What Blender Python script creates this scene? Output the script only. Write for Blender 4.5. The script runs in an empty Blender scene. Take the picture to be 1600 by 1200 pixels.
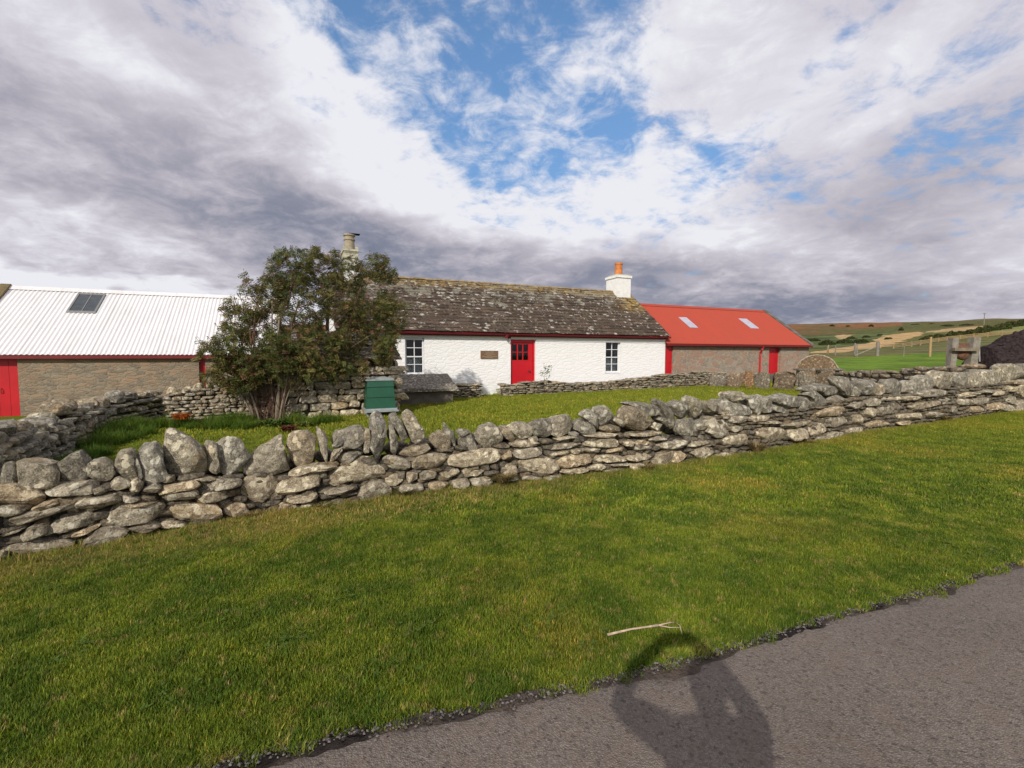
import bpy, math, random
import numpy as np
from mathutils import Vector
SC = bpy.context.scene
COL = SC.collection
rng = np.random.default_rng(7)
random.seed(7)
RAD = math.radians

# ------------------------------------------------------------------ camera model (image 1600x1200, f = 740 px)
FPX = 740.0
PITCH = math.atan(45.0 / FPX)
CAMZ = 1.6
CP, SP = math.cos(PITCH), math.sin(PITCH)

def ray(px, py):
    a = (px - 800.0) / FPX
    b = (600.0 - py) / FPX
    return np.array([a, CP + b * SP, -SP + b * CP])

def sm(x, a, b):
    t = np.clip((x - a) / (b - a), 0, 1)
    return t * t * (3 - 2 * t)

_TY = np.array([22, 30, 40, 60, 110, 200, 400, 520, 900.0])
_TA = np.array([.25, .75, 1.25, 1.75, 3.2, 9.7, 27.4, 33.5, 30.0])
_TB = np.array([.36, 1.1, 1.95, 3.0, 7.4, 15.5, 31.5, 38.0, 34.0])

def gz(x, y):
    x = np.asarray(x, float); y = np.asarray(y, float)
    near = .012 * np.clip(x, -12, 25)
    a = np.clip(x / np.maximum(y, 1.0), -1.4, 1.4)
    k = sm(a, .62, 1.1)
    T = np.interp(y, _TY, _TA) * (1 - k) + np.interp(y, _TY, _TB) * k
    w = sm(y, 21, 30)
    return near * (1 - w) + T * w

def gz1(x, y): return float(gz(x, y))

def ghit(px, py, extra=0.0):
    d = ray(px, py)
    lo, hi = 0.3, 900.0
    f = lambda t: CAMZ + d[2] * t - (float(gz(d[0] * t, d[1] * t)) + extra)
    prev = lo
    t = lo
    while t < hi:
        if f(t) <= 0: break
        prev = t; t *= 1.03
    a, b = prev, t
    for _ in range(40):
        m = .5 * (a + b)
        if f(m) > 0: a = m
        else: b = m
    return np.array([d[0] * a, d[1] * a, CAMZ + d[2] * a])

# ------------------------------------------------------------------ noise
def _h(ix, iy, iz, seed):
    n = (ix * 374761393 + iy * 668265263 + iz * 2147483647 + seed * 1274126177) & 0xffffffff
    n = ((n ^ (n >> 13)) * 1274126177) & 0xffffffff
    n = ((n ^ (n >> 16)) * 2246822519) & 0xffffffff
    return ((n ^ (n >> 15)) & 0xffff) / 65535.0

def vnoise(p, seed=0):
    p = np.asarray(p, float)
    i = np.floor(p).astype(np.int64); f = p - i
    f = f * f * (3 - 2 * f)
    r = 0
    for dx in (0, 1):
        for dy in (0, 1):
            for dz in (0, 1):
                w = (f[..., 0] if dx else 1 - f[..., 0]) * (f[..., 1] if dy else 1 - f[..., 1]) * (f[..., 2] if dz else 1 - f[..., 2])
                r = r + w * _h(i[..., 0] + dx, i[..., 1] + dy, i[..., 2] + dz, seed)
    return r * 2 - 1

def fbm(p, seed=0, o=3):
    r = 0; a = 1.0; p = np.asarray(p, float)
    for k in range(o):
        r = r + a * vnoise(p * 2 ** k + 17.3 * k, seed + k); a *= .5
    return r

# ------------------------------------------------------------------ mesh collection
class MB:
    def __init__(s):
        s.v = []; s.f = []; s.m = []; s.n = 0; s.t = []; s.has_t = False
    def add(s, v, f, mi=0, tint=None):
        v = np.asarray(v, float).reshape(-1, 3)
        s.v.append(v)
        for q in f: s.f.append(tuple(int(i) + s.n for i in q)); s.m.append(mi)
        if tint is None: tint = (1, 1, 1)
        else: s.has_t = True
        tt = np.asarray(tint, float)
        s.t.append(np.broadcast_to(tt, (len(v), 3)))
        s.n += len(v)
    def box8(s, c, mi=0, tint=None):
        s.add(c, [(0, 1, 2, 3), (7, 6, 5, 4), (0, 4, 5, 1), (1, 5, 6, 2), (2, 6, 7, 3), (3, 7, 4, 0)], mi, tint)
    def box(s, x0, x1, y0, y1, z0, z1, fr=None, mi=0, tint=None):
        c = [(x0, y0, z0), (x0, y1, z0), (x1, y1, z0), (x1, y0, z0), (x0, y0, z1), (x0, y1, z1), (x1, y1, z1), (x1, y0, z1)]
        if fr is not None: c = [fr(*p) for p in c]
        s.box8(c, mi, tint)
    def tube(s, pts, rad, n=8, mi=0, tint=None, cap=True):
        pts = [np.asarray(p, float) for p in pts]
        if not hasattr(rad, '__len__'): rad = [rad] * len(pts)
        V = []; F = []
        ref = np.array([.13, .21, .97])
        for i, p in enumerate(pts):
            d = pts[min(i + 1, len(pts) - 1)] - pts[max(i - 1, 0)]
            d = d / (np.linalg.norm(d) + 1e-9)
            r = ref if abs(d @ ref) < .9 else np.array([1.0, 0, 0])
            a = np.cross(d, r); a /= np.linalg.norm(a); b = np.cross(d, a)
            for k in range(n):
                t = 2 * math.pi * k / n
                V.append(p + rad[i] * (math.cos(t) * a + math.sin(t) * b))
        for i in range(len(pts) - 1):
            for k in range(n):
                F.append((i * n + k, i * n + (k + 1) % n, (i + 1) * n + (k + 1) % n, (i + 1) * n + k))
        if cap:
            F.append(tuple(range(n))[::-1]); F.append(tuple((len(pts) - 1) * n + k for k in range(n)))
        s.add(V, F, mi, tint)
    def grid(s, P, mi=0, tint=None):
        P = np.asarray(P); a, b = P.shape[:2]
        F = [(i * b + j, (i + 1) * b + j, (i + 1) * b + j + 1, i * b + j + 1) for i in range(a - 1) for j in range(b - 1)]
        s.add(P.reshape(-1, 3), F, mi, tint if tint is None or np.ndim(tint) == 1 else np.asarray(tint).reshape(-1, 3))
    def build(s, name, mats, parent=None, smooth=False, loc=None):
        me = bpy.data.meshes.new(name)
        V = np.concatenate(s.v) if s.v else np.zeros((0, 3))
        org = np.zeros(3)
        if parent is not None: org = root_org(parent)
        elif loc is not None: org = np.asarray(loc, float)
        V = V - org
        me.vertices.add(len(V)); me.vertices.foreach_set('co', V.astype(np.float32).ravel())
        lens = np.array([len(q) for q in s.f], np.int32)
        idx = np.fromiter((i for q in s.f for i in q), np.int32)
        me.loops.add(len(idx)); me.loops.foreach_set('vertex_index', idx)
        me.polygons.add(len(lens))
        st = np.zeros(len(lens), np.int32); st[1:] = np.cumsum(lens)[:-1]
        me.polygons.foreach_set('loop_start', st); me.polygons.foreach_set('loop_total', lens)
        me.polygons.foreach_set('material_index', np.array(s.m, np.int32))
        me.polygons.foreach_set('use_smooth', np.full(len(lens), bool(smooth)))
        me.update(calc_edges=True); me.validate()
        if s.has_t:
            at = me.color_attributes.new('tint', 'FLOAT_COLOR', 'POINT')
            T = np.concatenate(s.t); T = np.concatenate([T, np.ones((len(T), 1))], 1)
            at.data.foreach_set('color', T.astype(np.float32).ravel())
        if not isinstance(mats, (list, tuple)): mats = [mats]
        for m in mats: me.materials.append(m)
        o = bpy.data.objects.new(name, me); COL.objects.link(o)
        if parent is not None: o.parent = parent
        elif loc is not None: o.location = org
        return o

ORG = {}
def root_org(o):
    return ORG.get(o.name, np.zeros(3))
def empty(name, loc, label, cat, group=None):
    o = bpy.data.objects.new(name, None); COL.objects.link(o)
    o.location = loc; o.empty_display_size = .2
    ORG[o.name] = np.asarray(loc, float)
    return tag(o, label, cat, group)
def sub(o, parent):          # let a part carry sub-parts (same origin)
    ORG[o.name] = root_org(parent); return o
def tag(o, label=None, cat=None, group=None, kind=None):
    if label: o['label'] = label
    if cat: o['category'] = cat
    if group: o['group'] = group
    if kind: o['kind'] = kind
    return o

# ------------------------------------------------------------------ materials
class NT:
    def __init__(s, mat_or_world):
        mat_or_world.use_nodes = True
        s.nt = mat_or_world.node_tree; s.nt.nodes.clear()
    def n(s, typ, **kw):
        nd = s.nt.nodes.new(typ)
        for k, v in kw.items():
            if k == 'inp':
                for kk, vv in v.items(): s.put(nd, kk, vv)
            else: setattr(nd, k, v)
        return nd
    def put(s, nd, k, v):
        sock = nd.inputs[k]
        if isinstance(v, bpy.types.NodeSocket): s.nt.links.new(v, sock)
        else:
            if hasattr(sock.default_value, '__len__') and hasattr(v, '__len__') and len(sock.default_value) == 4 and len(v) == 3: v = (*v, 1)
            sock.default_value = v
    def math(s, op, a, b=0.0, c=None, clamp=False):
        nd = s.n('ShaderNodeMath', operation=op, use_clamp=clamp)
        s.put(nd, 0, a); s.put(nd, 1, b)
        if c is not None: s.put(nd, 2, c)
        return nd.outputs[0]
    def vmath(s, op, a, b=(0, 0, 0)):
        nd = s.n('ShaderNodeVectorMath', operation=op)
        s.put(nd, 0, a)
        if op == 'SCALE': s.put(nd, 'Scale', b)
        else: s.put(nd, 1, b)
        return nd.outputs['Value'] if op in ('DOT_PRODUCT', 'LENGTH', 'DISTANCE') else nd.outputs[0]
    def mix(s, f, a, b, bt='MIX'):
        nd = s.n('ShaderNodeMix', data_type='RGBA', blend_type=bt)
        s.put(nd, 0, f); s.put(nd, 6, a); s.put(nd, 7, b)
        return nd.outputs[2]
    def noise(s, vec, scale, detail=3, rough=.55, dist=0.0, out=0):
        nd = s.n('ShaderNodeTexNoise', inp={'Scale': scale, 'Detail': detail, 'Roughness': rough, 'Distortion': dist})
        if vec is not None: s.put(nd, 'Vector', vec)
        return nd.outputs[out]
    def vor(s, vec, scale, feature='F1', out='Distance', rnd=1.0):
        nd = s.n('ShaderNodeTexVoronoi', feature=feature)
        s.put(nd, 'Scale', scale); s.put(nd, 'Randomness', rnd)
        if vec is not None: s.put(nd, 'Vector', vec)
        return nd.outputs[out]
    def rng(s, v, a, b, c=0.0, d=1.0, smooth=True):
        nd = s.n('ShaderNodeMapRange', interpolation_type='SMOOTHSTEP' if smooth else 'LINEAR')
        s.put(nd, 0, v); s.put(nd, 1, a); s.put(nd, 2, b); s.put(nd, 3, c); s.put(nd, 4, d)
        return nd.outputs[0]
    def pos(s): return s.n('ShaderNodeNewGeometry').outputs['Position']
    def nor(s): return s.n('ShaderNodeNewGeometry').outputs['Normal']
    def xyz(s, v):
        nd = s.n('ShaderNodeSeparateXYZ'); s.put(nd, 0, v); return nd.outputs
    def comb(s, x, y, z):
        nd = s.n('ShaderNodeCombineXYZ'); s.put(nd, 0, x); s.put(nd, 1, y); s.put(nd, 2, z); return nd.outputs[0]
    def bump(s, h, st=.5, dist=.02, nrm=None):
        nd = s.n('ShaderNodeBump', inp={'Strength': st, 'Distance': dist, 'Height': h})
        if nrm is not None: s.put(nd, 'Normal', nrm)
        return nd.outputs[0]
    def out(s, col, rough=.8, normal=None, spec=.3, metal=0.0, trans=None, disp=None):
        b = s.n('ShaderNodeBsdfPrincipled', inp={'Base Color': col, 'Roughness': rough, 'Specular IOR Level': spec, 'Metallic': metal})
        if normal is not None: s.put(b, 'Normal', normal)
        sh = b.outputs[0]
        if trans is not None:
            t = s.n('ShaderNodeBsdfTranslucent', inp={'Color': trans[0]})
            m = s.n('ShaderNodeMixShader', inp={0: trans[1], 1: sh, 2: t.outputs[0]}); sh = m.outputs[0]
        o = s.n('ShaderNodeOutputMaterial'); s.nt.links.new(sh, o.inputs[0])
        return b
def M(name):
    m = bpy.data.materials.new(name); return m, NT(m)

def simple(name, col, rough=.6, var=.12, scale=6.0, bump=.15, bscale=60, spec=.4, metal=0.0, bdist=.01):
    m, t = M(name); p = t.pos()
    n1 = t.noise(p, scale, 5, .6)
    f = t.rng(n1, .3, .7, 1 - var, 1 + var, False)
    c = t.vmath('SCALE', tuple(col), f)
    nb = t.bump(t.noise(p, bscale, 3), bump, bdist)
    t.out(c, rough, nb, spec, metal)
    return m
UX, UY = .9116, .4111      # along the facades
def stone_mat(name, base, light, dark, lichen=.5, warm=(.34, .24, .12), moss=0.0, use_tint=True, spots=True):
    m, t = M(name); p = t.pos()
    big = t.noise(p, 3.2, 4, .6)
    mid = t.noise(p, 14, 6, .65)
    fine = t.noise(p, 75, 5, .7)
    c = t.mix(t.rng(mid, .40, .60), dark, base)
    c = t.mix(t.math('MULTIPLY', t.rng(fine, .5, .66), .6), c, light)
    c = t.mix(t.math('MULTIPLY', t.rng(fine, .46, .34), .6), c, tuple(x * .55 for x in dark))
    # crusty pale lichen in rounded patches
    w = t.vmath('ADD', p, t.vmath('SCALE', t.noise(p, 18, 3, .6, out=1), .09))
    v = t.vor(w, 11)
    lm = t.math('MULTIPLY', t.rng(v, .46, .36), t.rng(t.noise(p, 5.5, 4, .6), .62 - lichen * .22, .70 - lichen * .18))
    c = t.mix(t.math('MULTIPLY', lm, .8), c, light)
    c = t.mix(t.math('MULTIPLY', t.rng(big, .58, .72), .35), c, warm)
    if spots:
        v2 = t.vor(w, 26)
        c = t.mix(t.math('MULTIPLY', t.math('MULTIPLY', t.rng(v2, .28, .18), t.rng(t.noise(p, 7, 3), .52, .6)), .75), c, tuple(x * .4 for x in dark))
    if moss:
        up = t.xyz(t.nor())[2]
        mm = t.math('MULTIPLY', t.rng(up, .1, .7), t.rng(t.noise(p, 4, 5, .65), .56, .66))
        c = t.mix(t.math('MULTIPLY', mm, moss), c, (.17, .15, .045))
    if use_tint:
        at = t.n('ShaderNodeAttribute', attribute_name='tint')
        c = t.mix(1.0, c, at.outputs['Color'], 'MULTIPLY')
    h = t.math('ADD', t.math('MULTIPLY', mid, .8), t.math('MULTIPLY', fine, .35))
    h = t.math('ADD', h, t.math('MULTIPLY', lm, .08))
    t.out(c, .92, t.bump(h, 1.0, .05), .15)
    return m

MAT = {}
MAT['course'] = stone_mat('limewashed_field_stone', (.41, .365, .285), (.68, .64, .53), (.20, .165, .125), .9, moss=.15)
MAT['cope'] = stone_mat('grey_coping_stone', (.285, .262, .220), (.58, .55, .46), (.135, .122, .10), .75, moss=.3)
MAT['fill'] = stone_mat('gap_shade_hearting_stone', (.21, .185, .145), (.34, .31, .25), (.09, .075, .06), .3)  # hearting darkened in colour so gaps between stones read as shadow
MAT['flag'] = stone_mat('lichened_flagstone', (.20, .165, .13), (.40, .37, .31), (.10, .08, .065), .75, moss=.3)
MAT['thin'] = stone_mat('thin_flag_rubble', (.32, .285, .225), (.56, .52, .43), (.13, .11, .085), .5)

def harl():
    m, t = M('limewashed_rubble_wall'); p = t.pos()
    mp = t.n('ShaderNodeMapping', vector_type='POINT', inp={'Vector': p, 'Rotation': (0, 0, -math.atan2(UY, UX)), 'Scale': (1, 1, 1)}).outputs[0]
    x, y, z = t.xyz(mp)[0], t.xyz(mp)[1], t.xyz(mp)[2]
    q = t.comb(t.math('MULTIPLY', x, 2.6), t.math('MULTIPLY', y, 2.6), t.math('MULTIPLY', z, 7.5))
    q = t.vmath('ADD', q, t.vmath('SCALE', t.noise(p, 3, 3, out=1), .9))
    e = t.vor(q, 1.0, 'DISTANCE_TO_EDGE')
    st = t.rng(e, .0, .16)
    n1 = t.noise(p, 22, 5, .6); n2 = t.noise(p, 4, 4)
    h = t.math('ADD', t.math('MULTIPLY', st, .7), t.math('ADD', t.math('MULTIPLY', n1, .9), t.math('MULTIPLY', n2, .8)))
    dirt = t.math('MULTIPLY', t.rng(z, .55, -.1), t.rng(t.noise(p, 5, 5), .4, .75))
    c = t.mix(t.rng(n2, .55, .8), (.80, .80, .79), (.70, .70, .68))
    c = t.mix(t.math('MULTIPLY', t.rng(e, .03, .0), .18), c, (.5, .5, .48))
    c = t.mix(t.math('MULTIPLY', dirt, .5), c, (.42, .45, .30))
    t.out(c, .85, t.bump(h, .55, .016), .2)
    return m
MAT['white_wall'] = harl()

def rubble(name, cols, mort, sx=3.4, sz=8.0, bs=.014):
    m, t = M(name); p = t.pos()
    mp = t.n('ShaderNodeMapping', vector_type='POINT', inp={'Vector': p, 'Rotation': (0, 0, -math.atan2(UY, UX))}).outputs[0]
    x, y, z = t.xyz(mp)[0], t.xyz(mp)[1], t.xyz(mp)[2]
    q = t.comb(t.math('MULTIPLY', x, sx), t.math('MULTIPLY', y, sx), t.math('MULTIPLY', z, sz))
    q = t.vmath('ADD', q, t.vmath('SCALE', t.noise(p, 3.5, 5, .65, out=1), 1.9))
    e = t.vor(q, 1.0, 'DISTANCE_TO_EDGE'); cc = t.vor(q, 1.0, 'F1', 'Color')
    r = t.xyz(cc)
    c = t.mix(r[0], cols[0], cols[1])
    c = t.mix(t.rng(r[1], .55, .7), c, cols[2])
    c = t.mix(t.math('MULTIPLY', t.rng(t.noise(p, 1.6, 4), .5, .62), .75), c, cols[3])
    n1 = t.noise(p, 30, 5, .65)
    c = t.mix(t.math('MULTIPLY', t.rng(n1, .5, .7), .45), c, cols[4])
    edge = t.rng(t.math('ADD', e, t.math('MULTIPLY', t.noise(p, 12, 3), .1)), .17, .07)
    c = t.mix(t.math('MULTIPLY', edge, .6), c, mort)
    c = t.mix(t.math('MULTIPLY', t.rng(e, .035, .0), t.rng(t.noise(p, 6, 2), .4, .6)), c, tuple(k * .25 for k in mort))
    h = t.math('ADD', t.math('MULTIPLY', t.rng(e, 0, .16), .7), t.math('MULTIPLY', n1, .6))
    t.out(c, .92, t.bump(h, .9, bs), .15)
    return m
MAT['rubble_red'] = rubble('red_sandstone_rubble', [(.30, .26, .20), (.21, .17, .13), (.31, .20, .14), (.32, .18, .125), (.40, .36, .29)], (.38, .335, .27), 2.6, 5.0)
MAT['rubble_tan'] = rubble('tan_rubble', [(.26, .215, .155), (.17, .14, .105), (.30, .21, .14), (.26, .18, .12), (.38, .33, .255)], (.31, .265, .20), 3.6, 11.0)

def flagroof():
    m, t = M('lichened_roof_flags'); p = t.pos()
    n1 = t.noise(p, 9, 5, .65); n2 = t.noise(p, 2.0, 4, .6); fine = t.noise(p, 60, 4, .7)
    c = t.mix(t.rng(n1, .35, .65), (.050, .036, .027), (.100, .074, .055))
    at = t.n('ShaderNodeAttribute', attribute_name='tint')
    c = t.mix(1.0, c, at.outputs['Color'], 'MULTIPLY')
    w = t.vmath('MULTIPLY', t.vmath('ADD', p, t.vmath('SCALE', t.noise(p, 9, 4, .65, out=1), .22)), (.8, .8, 1.9))
    z = t.xyz(p)[2]; x = t.xyz(p)[0]
    up = t.rng(z, 3.0, 4.8, 0, .08, False)
    v = t.vor(w, 3.4)
    sp = t.math('MULTIPLY', t.rng(v, .30, .24), t.rng(t.math('ADD', t.noise(p, 3.1, 4, .7), up), .46, .56))
    v2 = t.vor(w, 9.5)
    sp2 = t.math('MULTIPLY', t.rng(v2, .30, .24), t.rng(t.math('ADD', t.noise(p, 1.9, 4, .75), up), .54, .62))
    c = t.mix(t.math('MULTIPLY', t.math('MAXIMUM', sp, sp2), .9), c, t.mix(fine, (.32, .295, .25), (.56, .53, .46)))
    gv = t.rng(t.math('ADD', n2, t.rng(z, 3.3, 4.9, -.06, .16, False)), .58, .70)
    c = t.mix(t.math('MULTIPLY', gv, .55), c, (.26, .25, .20))
    # ochre lichen toward the ridge and by the right chimney
    rid = t.rng(z, 4.45, 4.95)
    ch = t.math('MULTIPLY', t.rng(x, 4.9, 6.2), t.rng(z, 3.55, 4.3))
    oc = t.math('MULTIPLY', t.math('MAXIMUM', t.math('MULTIPLY', rid, .7), ch), t.rng(t.noise(p, 4.5, 5, .7), .42, .56))
    c = t.mix(t.math('MULTIPLY', oc, .9), c, (.34, .22, .055))
    t.out(c, .9, t.bump(t.math('ADD', n1, t.math('MULTIPLY', fine, .5)), .8, .03), .2)
    return m
MAT['roof_flag'] = flagroof()
MAT['slab'] = stone_mat('weathered_roof_slab', (.25, .22, .175), (.52, .48, .41), (.09, .078, .06), .7, use_tint=True)
MAT['ridge'] = simple('ochre_lichened_ridge', (.26, .20, .12), .9, .45, 5, .6, 30, .1, bdist=.02)
MAT['skew'] = simple('mossy_skew_stone', (.17, .135, .07), .9, .4, 4, .6, 30, .1, bdist=.02)
MAT['skew_grey'] = simple('grey_skew_stone', (.14, .125, .105), .9, .4, 4, .6, 30, .1, bdist=.02)

def tin(name, col, dirt, amt, rough):
    m, t = M(name); p = t.pos()
    mp = t.n('ShaderNodeMapping', vector_type='POINT', inp={'Vector': p, 'Rotation': (0, 0, -math.atan2(UY, UX))}).outputs[0]
    x = t.xyz(mp)[0]
    sh = t.math('FRACT', t.math('MULTIPLY', x, 1 / 1.6))
    seam = t.rng(t.math('ABSOLUTE', t.math('SUBTRACT', sh, .5)), .0, .012, 1, 0)
    q = t.comb(t.math('MULTIPLY', x, 2.2), t.math('MULTIPLY', t.xyz(mp)[1], .6), t.math('MULTIPLY', t.xyz(mp)[2], .6))
    n = t.noise(q, 1.4, 5, .6)
    sheet = t.n('ShaderNodeTexWhiteNoise', noise_dimensions='1D'); t.put(sheet, 'W', t.math('FLOOR', t.math('MULTIPLY', x, 1 / 1.6)))
    c = t.mix(t.math('MULTIPLY', t.rng(n, .4, .75), amt), col, dirt)
    c = t.mix(t.math('MULTIPLY', sheet.outputs[0], .10), c, dirt)
    c = t.mix(t.math('MULTIPLY', seam, .5), c, dirt)
    fx = t.math('LESS_THAN', t.math('ABSOLUTE', t.math('SUBTRACT', t.math('FRACT', t.math('MULTIPLY', t.xyz(mp)[2], 1.45)), .5)), .02)
    fy = t.math('LESS_THAN', t.math('ABSOLUTE', t.math('SUBTRACT', t.math('FRACT', t.math('MULTIPLY', x, 3.33)), .5)), .06)
    c = t.mix(t.math('MULTIPLY', t.math('MULTIPLY', fx, fy), .5), c, dirt)
    t.out(c, rough, t.bump(t.noise(p, 3, 3), .15, .03), .3)
    return m
MAT['tin_white'] = tin('white_corrugated_sheet', (.70, .685, .685), (.42, .40, .38), .28, .45)
MAT['tin_red'] = tin('red_corrugated_sheet', (.36, .052, .028), (.27, .055, .033), .4, .65)
MAT['red'] = simple('glossy_red_paint', (.47, .005, .012), .4, .10, 3, .08, 40, .5)
MAT['red_dull'] = simple('dull_red_paint', (.15, .008, .011), .55, .2, 3, .15, 40, .4)
MAT['white_paint'] = simple('white_painted_wood', (.70, .71, .72), .5, .06, 5, .1, 50, .4)
MAT['dirty_white'] = simple('weathered_white_masonry', (.66, .655, .61), .85, .25, 7, .7, 28, .2, bdist=.02)
MAT['chim_white'] = simple('white_chimney_masonry', (.74, .74, .72), .85, .10, 6, .5, 18, .2, bdist=.02)
MAT['cap'] = simple('lichened_cap', (.42, .40, .30), .9, .4, 9, .7, 30, .2, bdist=.02)
MAT['pot_orange'] = simple('terracotta_pot', (.50, .17, .045), .7, .3, 6, .3, 30)
MAT['pot_tan'] = simple('buff_clay_pot', (.30, .255, .18), .8, .25, 7, .3, 30)
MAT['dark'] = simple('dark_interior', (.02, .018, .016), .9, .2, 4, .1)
MAT['conc'] = simple('grey_render', (.12, .105, .085), .9, .25, 5, .5, 40, .2)
MAT['green_paint'] = simple('green_painted_board', (.005, .066, .031), .42, .15, 5, .12, 60, .5)
MAT['grey_paint'] = simple('grey_weathered_paint', (.27, .30, .30), .7, .25, 9, .3, 60, .3)
MAT['brass'] = simple('dark_metal', (.09, .07, .05), .35, .2, 10, .1, 50, .5, .8)
MAT['plaque'] = simple('bronze_plaque', (.20, .12, .065), .5, .2, 20, .2, 90, .5, .25)
MAT['plaque_letters'] = simple('pale_bronze_relief', (.42, .33, .24), .5, .1, 20, .1, 90, .5, .2)
MAT['wood'] = simple('weathered_timber', (.20, .165, .115), .85, .35, 6, .6, 60, .2, bdist=.01)
MAT['wood_new'] = simple('pale_timber', (.36, .24, .12), .8, .25, 6, .5, 60, .2, bdist=.01)
MAT['wood_grey'] = simple('grey_timber', (.21, .19, .155), .85, .3, 6, .6, 60, .2, bdist=.01)
MAT['brown_iron'] = simple('rusty_brown_box', (.14, .07, .045), .8, .4, 8, .6, 40, .2, bdist=.01)
MAT['wire'] = simple('galvanised_wire', (.25, .25, .24), .5, .1, 9, .1, 50, .5, .5)
MAT['peat'] = simple('dark_stacked_peat', (.030, .022, .022), .95, .7, 9, .9, 12, .1, bdist=.05)
MAT['bark'] = simple('grey_brown_bark', (.20, .165, .12), .9, .35, 8, .7, 50, .2, bdist=.01)
MAT['twig'] = simple('red_brown_twig', (.13, .07, .05), .85, .3, 8, .4, 50, .2)
MAT['stick'] = simple('bleached_stick', (.40, .31, .22), .8, .3, 30, .5, 90, .2)

def glass():
    m, t = M('window_glass')
    tr = t.n('ShaderNodeBsdfTransparent', inp={'Color': (.75, .78, .78)})
    gl = t.n('ShaderNodeBsdfGlossy', inp={'Roughness': .03, 'Color': (.9, .9, .9)})
    fr = t.n('ShaderNodeFresnel', inp={'IOR': 1.45})
    mx = t.n('ShaderNodeMixShader', inp={0: fr.outputs[0], 1: tr.outputs[0], 2: gl.outputs[0]})
    o = t.n('ShaderNodeOutputMaterial'); t.nt.links.new(mx.outputs[0], o.inputs[0])
    return m
MAT['glass'] = glass()
MAT['sky_glass'] = simple('rooflight_glass', (.035, .045, .05), .10, .4, 5, .15, 8, .6)
MAT['clear_sheet'] = simple('translucent_rooflight_sheet', (.40, .39, .46), .35, .15, 5, .1, 20, .5)
def lace():
    m, t = M('lace_curtain'); p = t.pos()
    n = t.noise(p, 28, 3, .6); v = t.vor(p, 60)
    c = t.mix(t.rng(n, .4, .6), (.45, .47, .50), (.85, .87, .88))
    b = t.n('ShaderNodeBsdfDiffuse', inp={'Color': c})
    tr = t.n('ShaderNodeBsdfTransparent')
    mx = t.n('ShaderNodeMixShader', inp={0: t.rng(t.math('ADD', n, t.math('MULTIPLY', v, .2)), .38, .58, .55, 1.0), 1: tr.outputs[0], 2: b.outputs[0]})
    o = t.n('ShaderNodeOutputMaterial'); t.nt.links.new(mx.outputs[0], o.inputs[0])
    return m
MAT['lace'] = lace()

def grass_col(t, p):
    """colour of the mown turf over the ground plane (dry patches, clover, fresh growth)"""
    g = t.vmath('MULTIPLY', p, (1, 1, 0))
    big = t.noise(g, .55, 5, .6); mid = t.noise(g, 2.6, 5, .65); sml = t.noise(g, 11, 4, .7)
    c = t.mix(t.rng(mid, .38, .64), (.086, .145, .014), (.178, .235, .021))
    c = t.mix(t.math('MULTIPLY', t.rng(t.noise(g, 1.05, 5, .65), .54, .64), .4), c, (.075, .13, .012))
    c = t.mix(t.math('MULTIPLY', t.rng(big, .50, .68), .65), c, (.30, .27, .040))
    c = t.mix(t.math('MULTIPLY', t.rng(sml, .54, .68), .6), c, (.34, .28, .10))
    dry = t.math('MULTIPLY', t.rng(t.noise(g, 1.3, 5, .7), .58, .70), t.rng(t.noise(g, 6, 4, .7), .42, .62))
    c = t.mix(t.math('MULTIPLY', dry, .7), c, (.38, .29, .11))
    # worn, straw coloured foot of the wall
    at = t.n('ShaderNodeVectorMath', operation='DOT_PRODUCT'); t.put(at, 0, g); t.put(at, 1, (-.469, .883, 0))
    dw = t.math('ABSOLUTE', t.math('SUBTRACT', at.outputs['Value'], 5.10))
    band = t.math('MULTIPLY', t.rng(dw, .75, .1), t.rng(sml, .35, .55))
    c = t.mix(t.math('MULTIPLY', band, .45), c, (.38, .29, .11))
    y = t.xyz(p)[1]
    c = t.mix(t.rng(y, 6.5, 11.0, 0, .45), c, (.25, .28, .022))
    return c

def turf_blade():
    m, t = M('mown_grass_blades'); p = t.pos()
    c = grass_col(t, p)
    at = t.n('ShaderNodeAttribute', attribute_name='tint')
    c = t.mix(1.0, c, at.outputs['Color'], 'MULTIPLY')
    t.out(c, .6, None, .25, trans=(c, .35))
    return m
MAT['blade'] = turf_blade()
def ground():
    m, t = M('turf_and_moor_ground'); p = t.pos()
    c = t.vmath('SCALE', grass_col(t, p), .62)
    y = t.xyz(p)[1]
    # far fields, colour written per vertex
    at = t.n('ShaderNodeAttribute', attribute_name='tint')
    n = t.noise(p, .30, 6, .7); n2 = t.noise(p, 1.5, 5, .7)
    far = t.mix(.75, at.outputs['Color'], t.mix(t.rng(n, .3, .7), (.55, .55, .55), (1.45, 1.45, 1.45)), 'MULTIPLY')
    far = t.mix(.5, far, t.mix(t.rng(n2, .3, .7), (.6, .6, .6), (1.4, 1.4, 1.4)), 'MULTIPLY')
    c = t.mix(t.rng(y, 22, 27), c, far)
    t.out(c, .95, t.bump(t.noise(p, 40, 4, .7), .8, .03), .1)
    return m
MAT['ground'] = ground()

def tinted(name, col, rough=.7, tr=.3, spec=.2):
    m, t = M(name)
    at = t.n('ShaderNodeAttribute', attribute_name='tint')
    c = t.mix(1.0, col, at.outputs['Color'], 'MULTIPLY')
    t.out(c, rough, None, spec, trans=(c, tr) if tr else None)
    return m
MAT['leaf'] = tinted('bush_leaf', (1, 1, 1), .55, .25)
MAT['plant'] = tinted('garden_plant_leaf', (1, 1, 1), .6, .3)
MAT['grit'] = tinted('loose_grit', (1, 1, 1), .9, 0)

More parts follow.
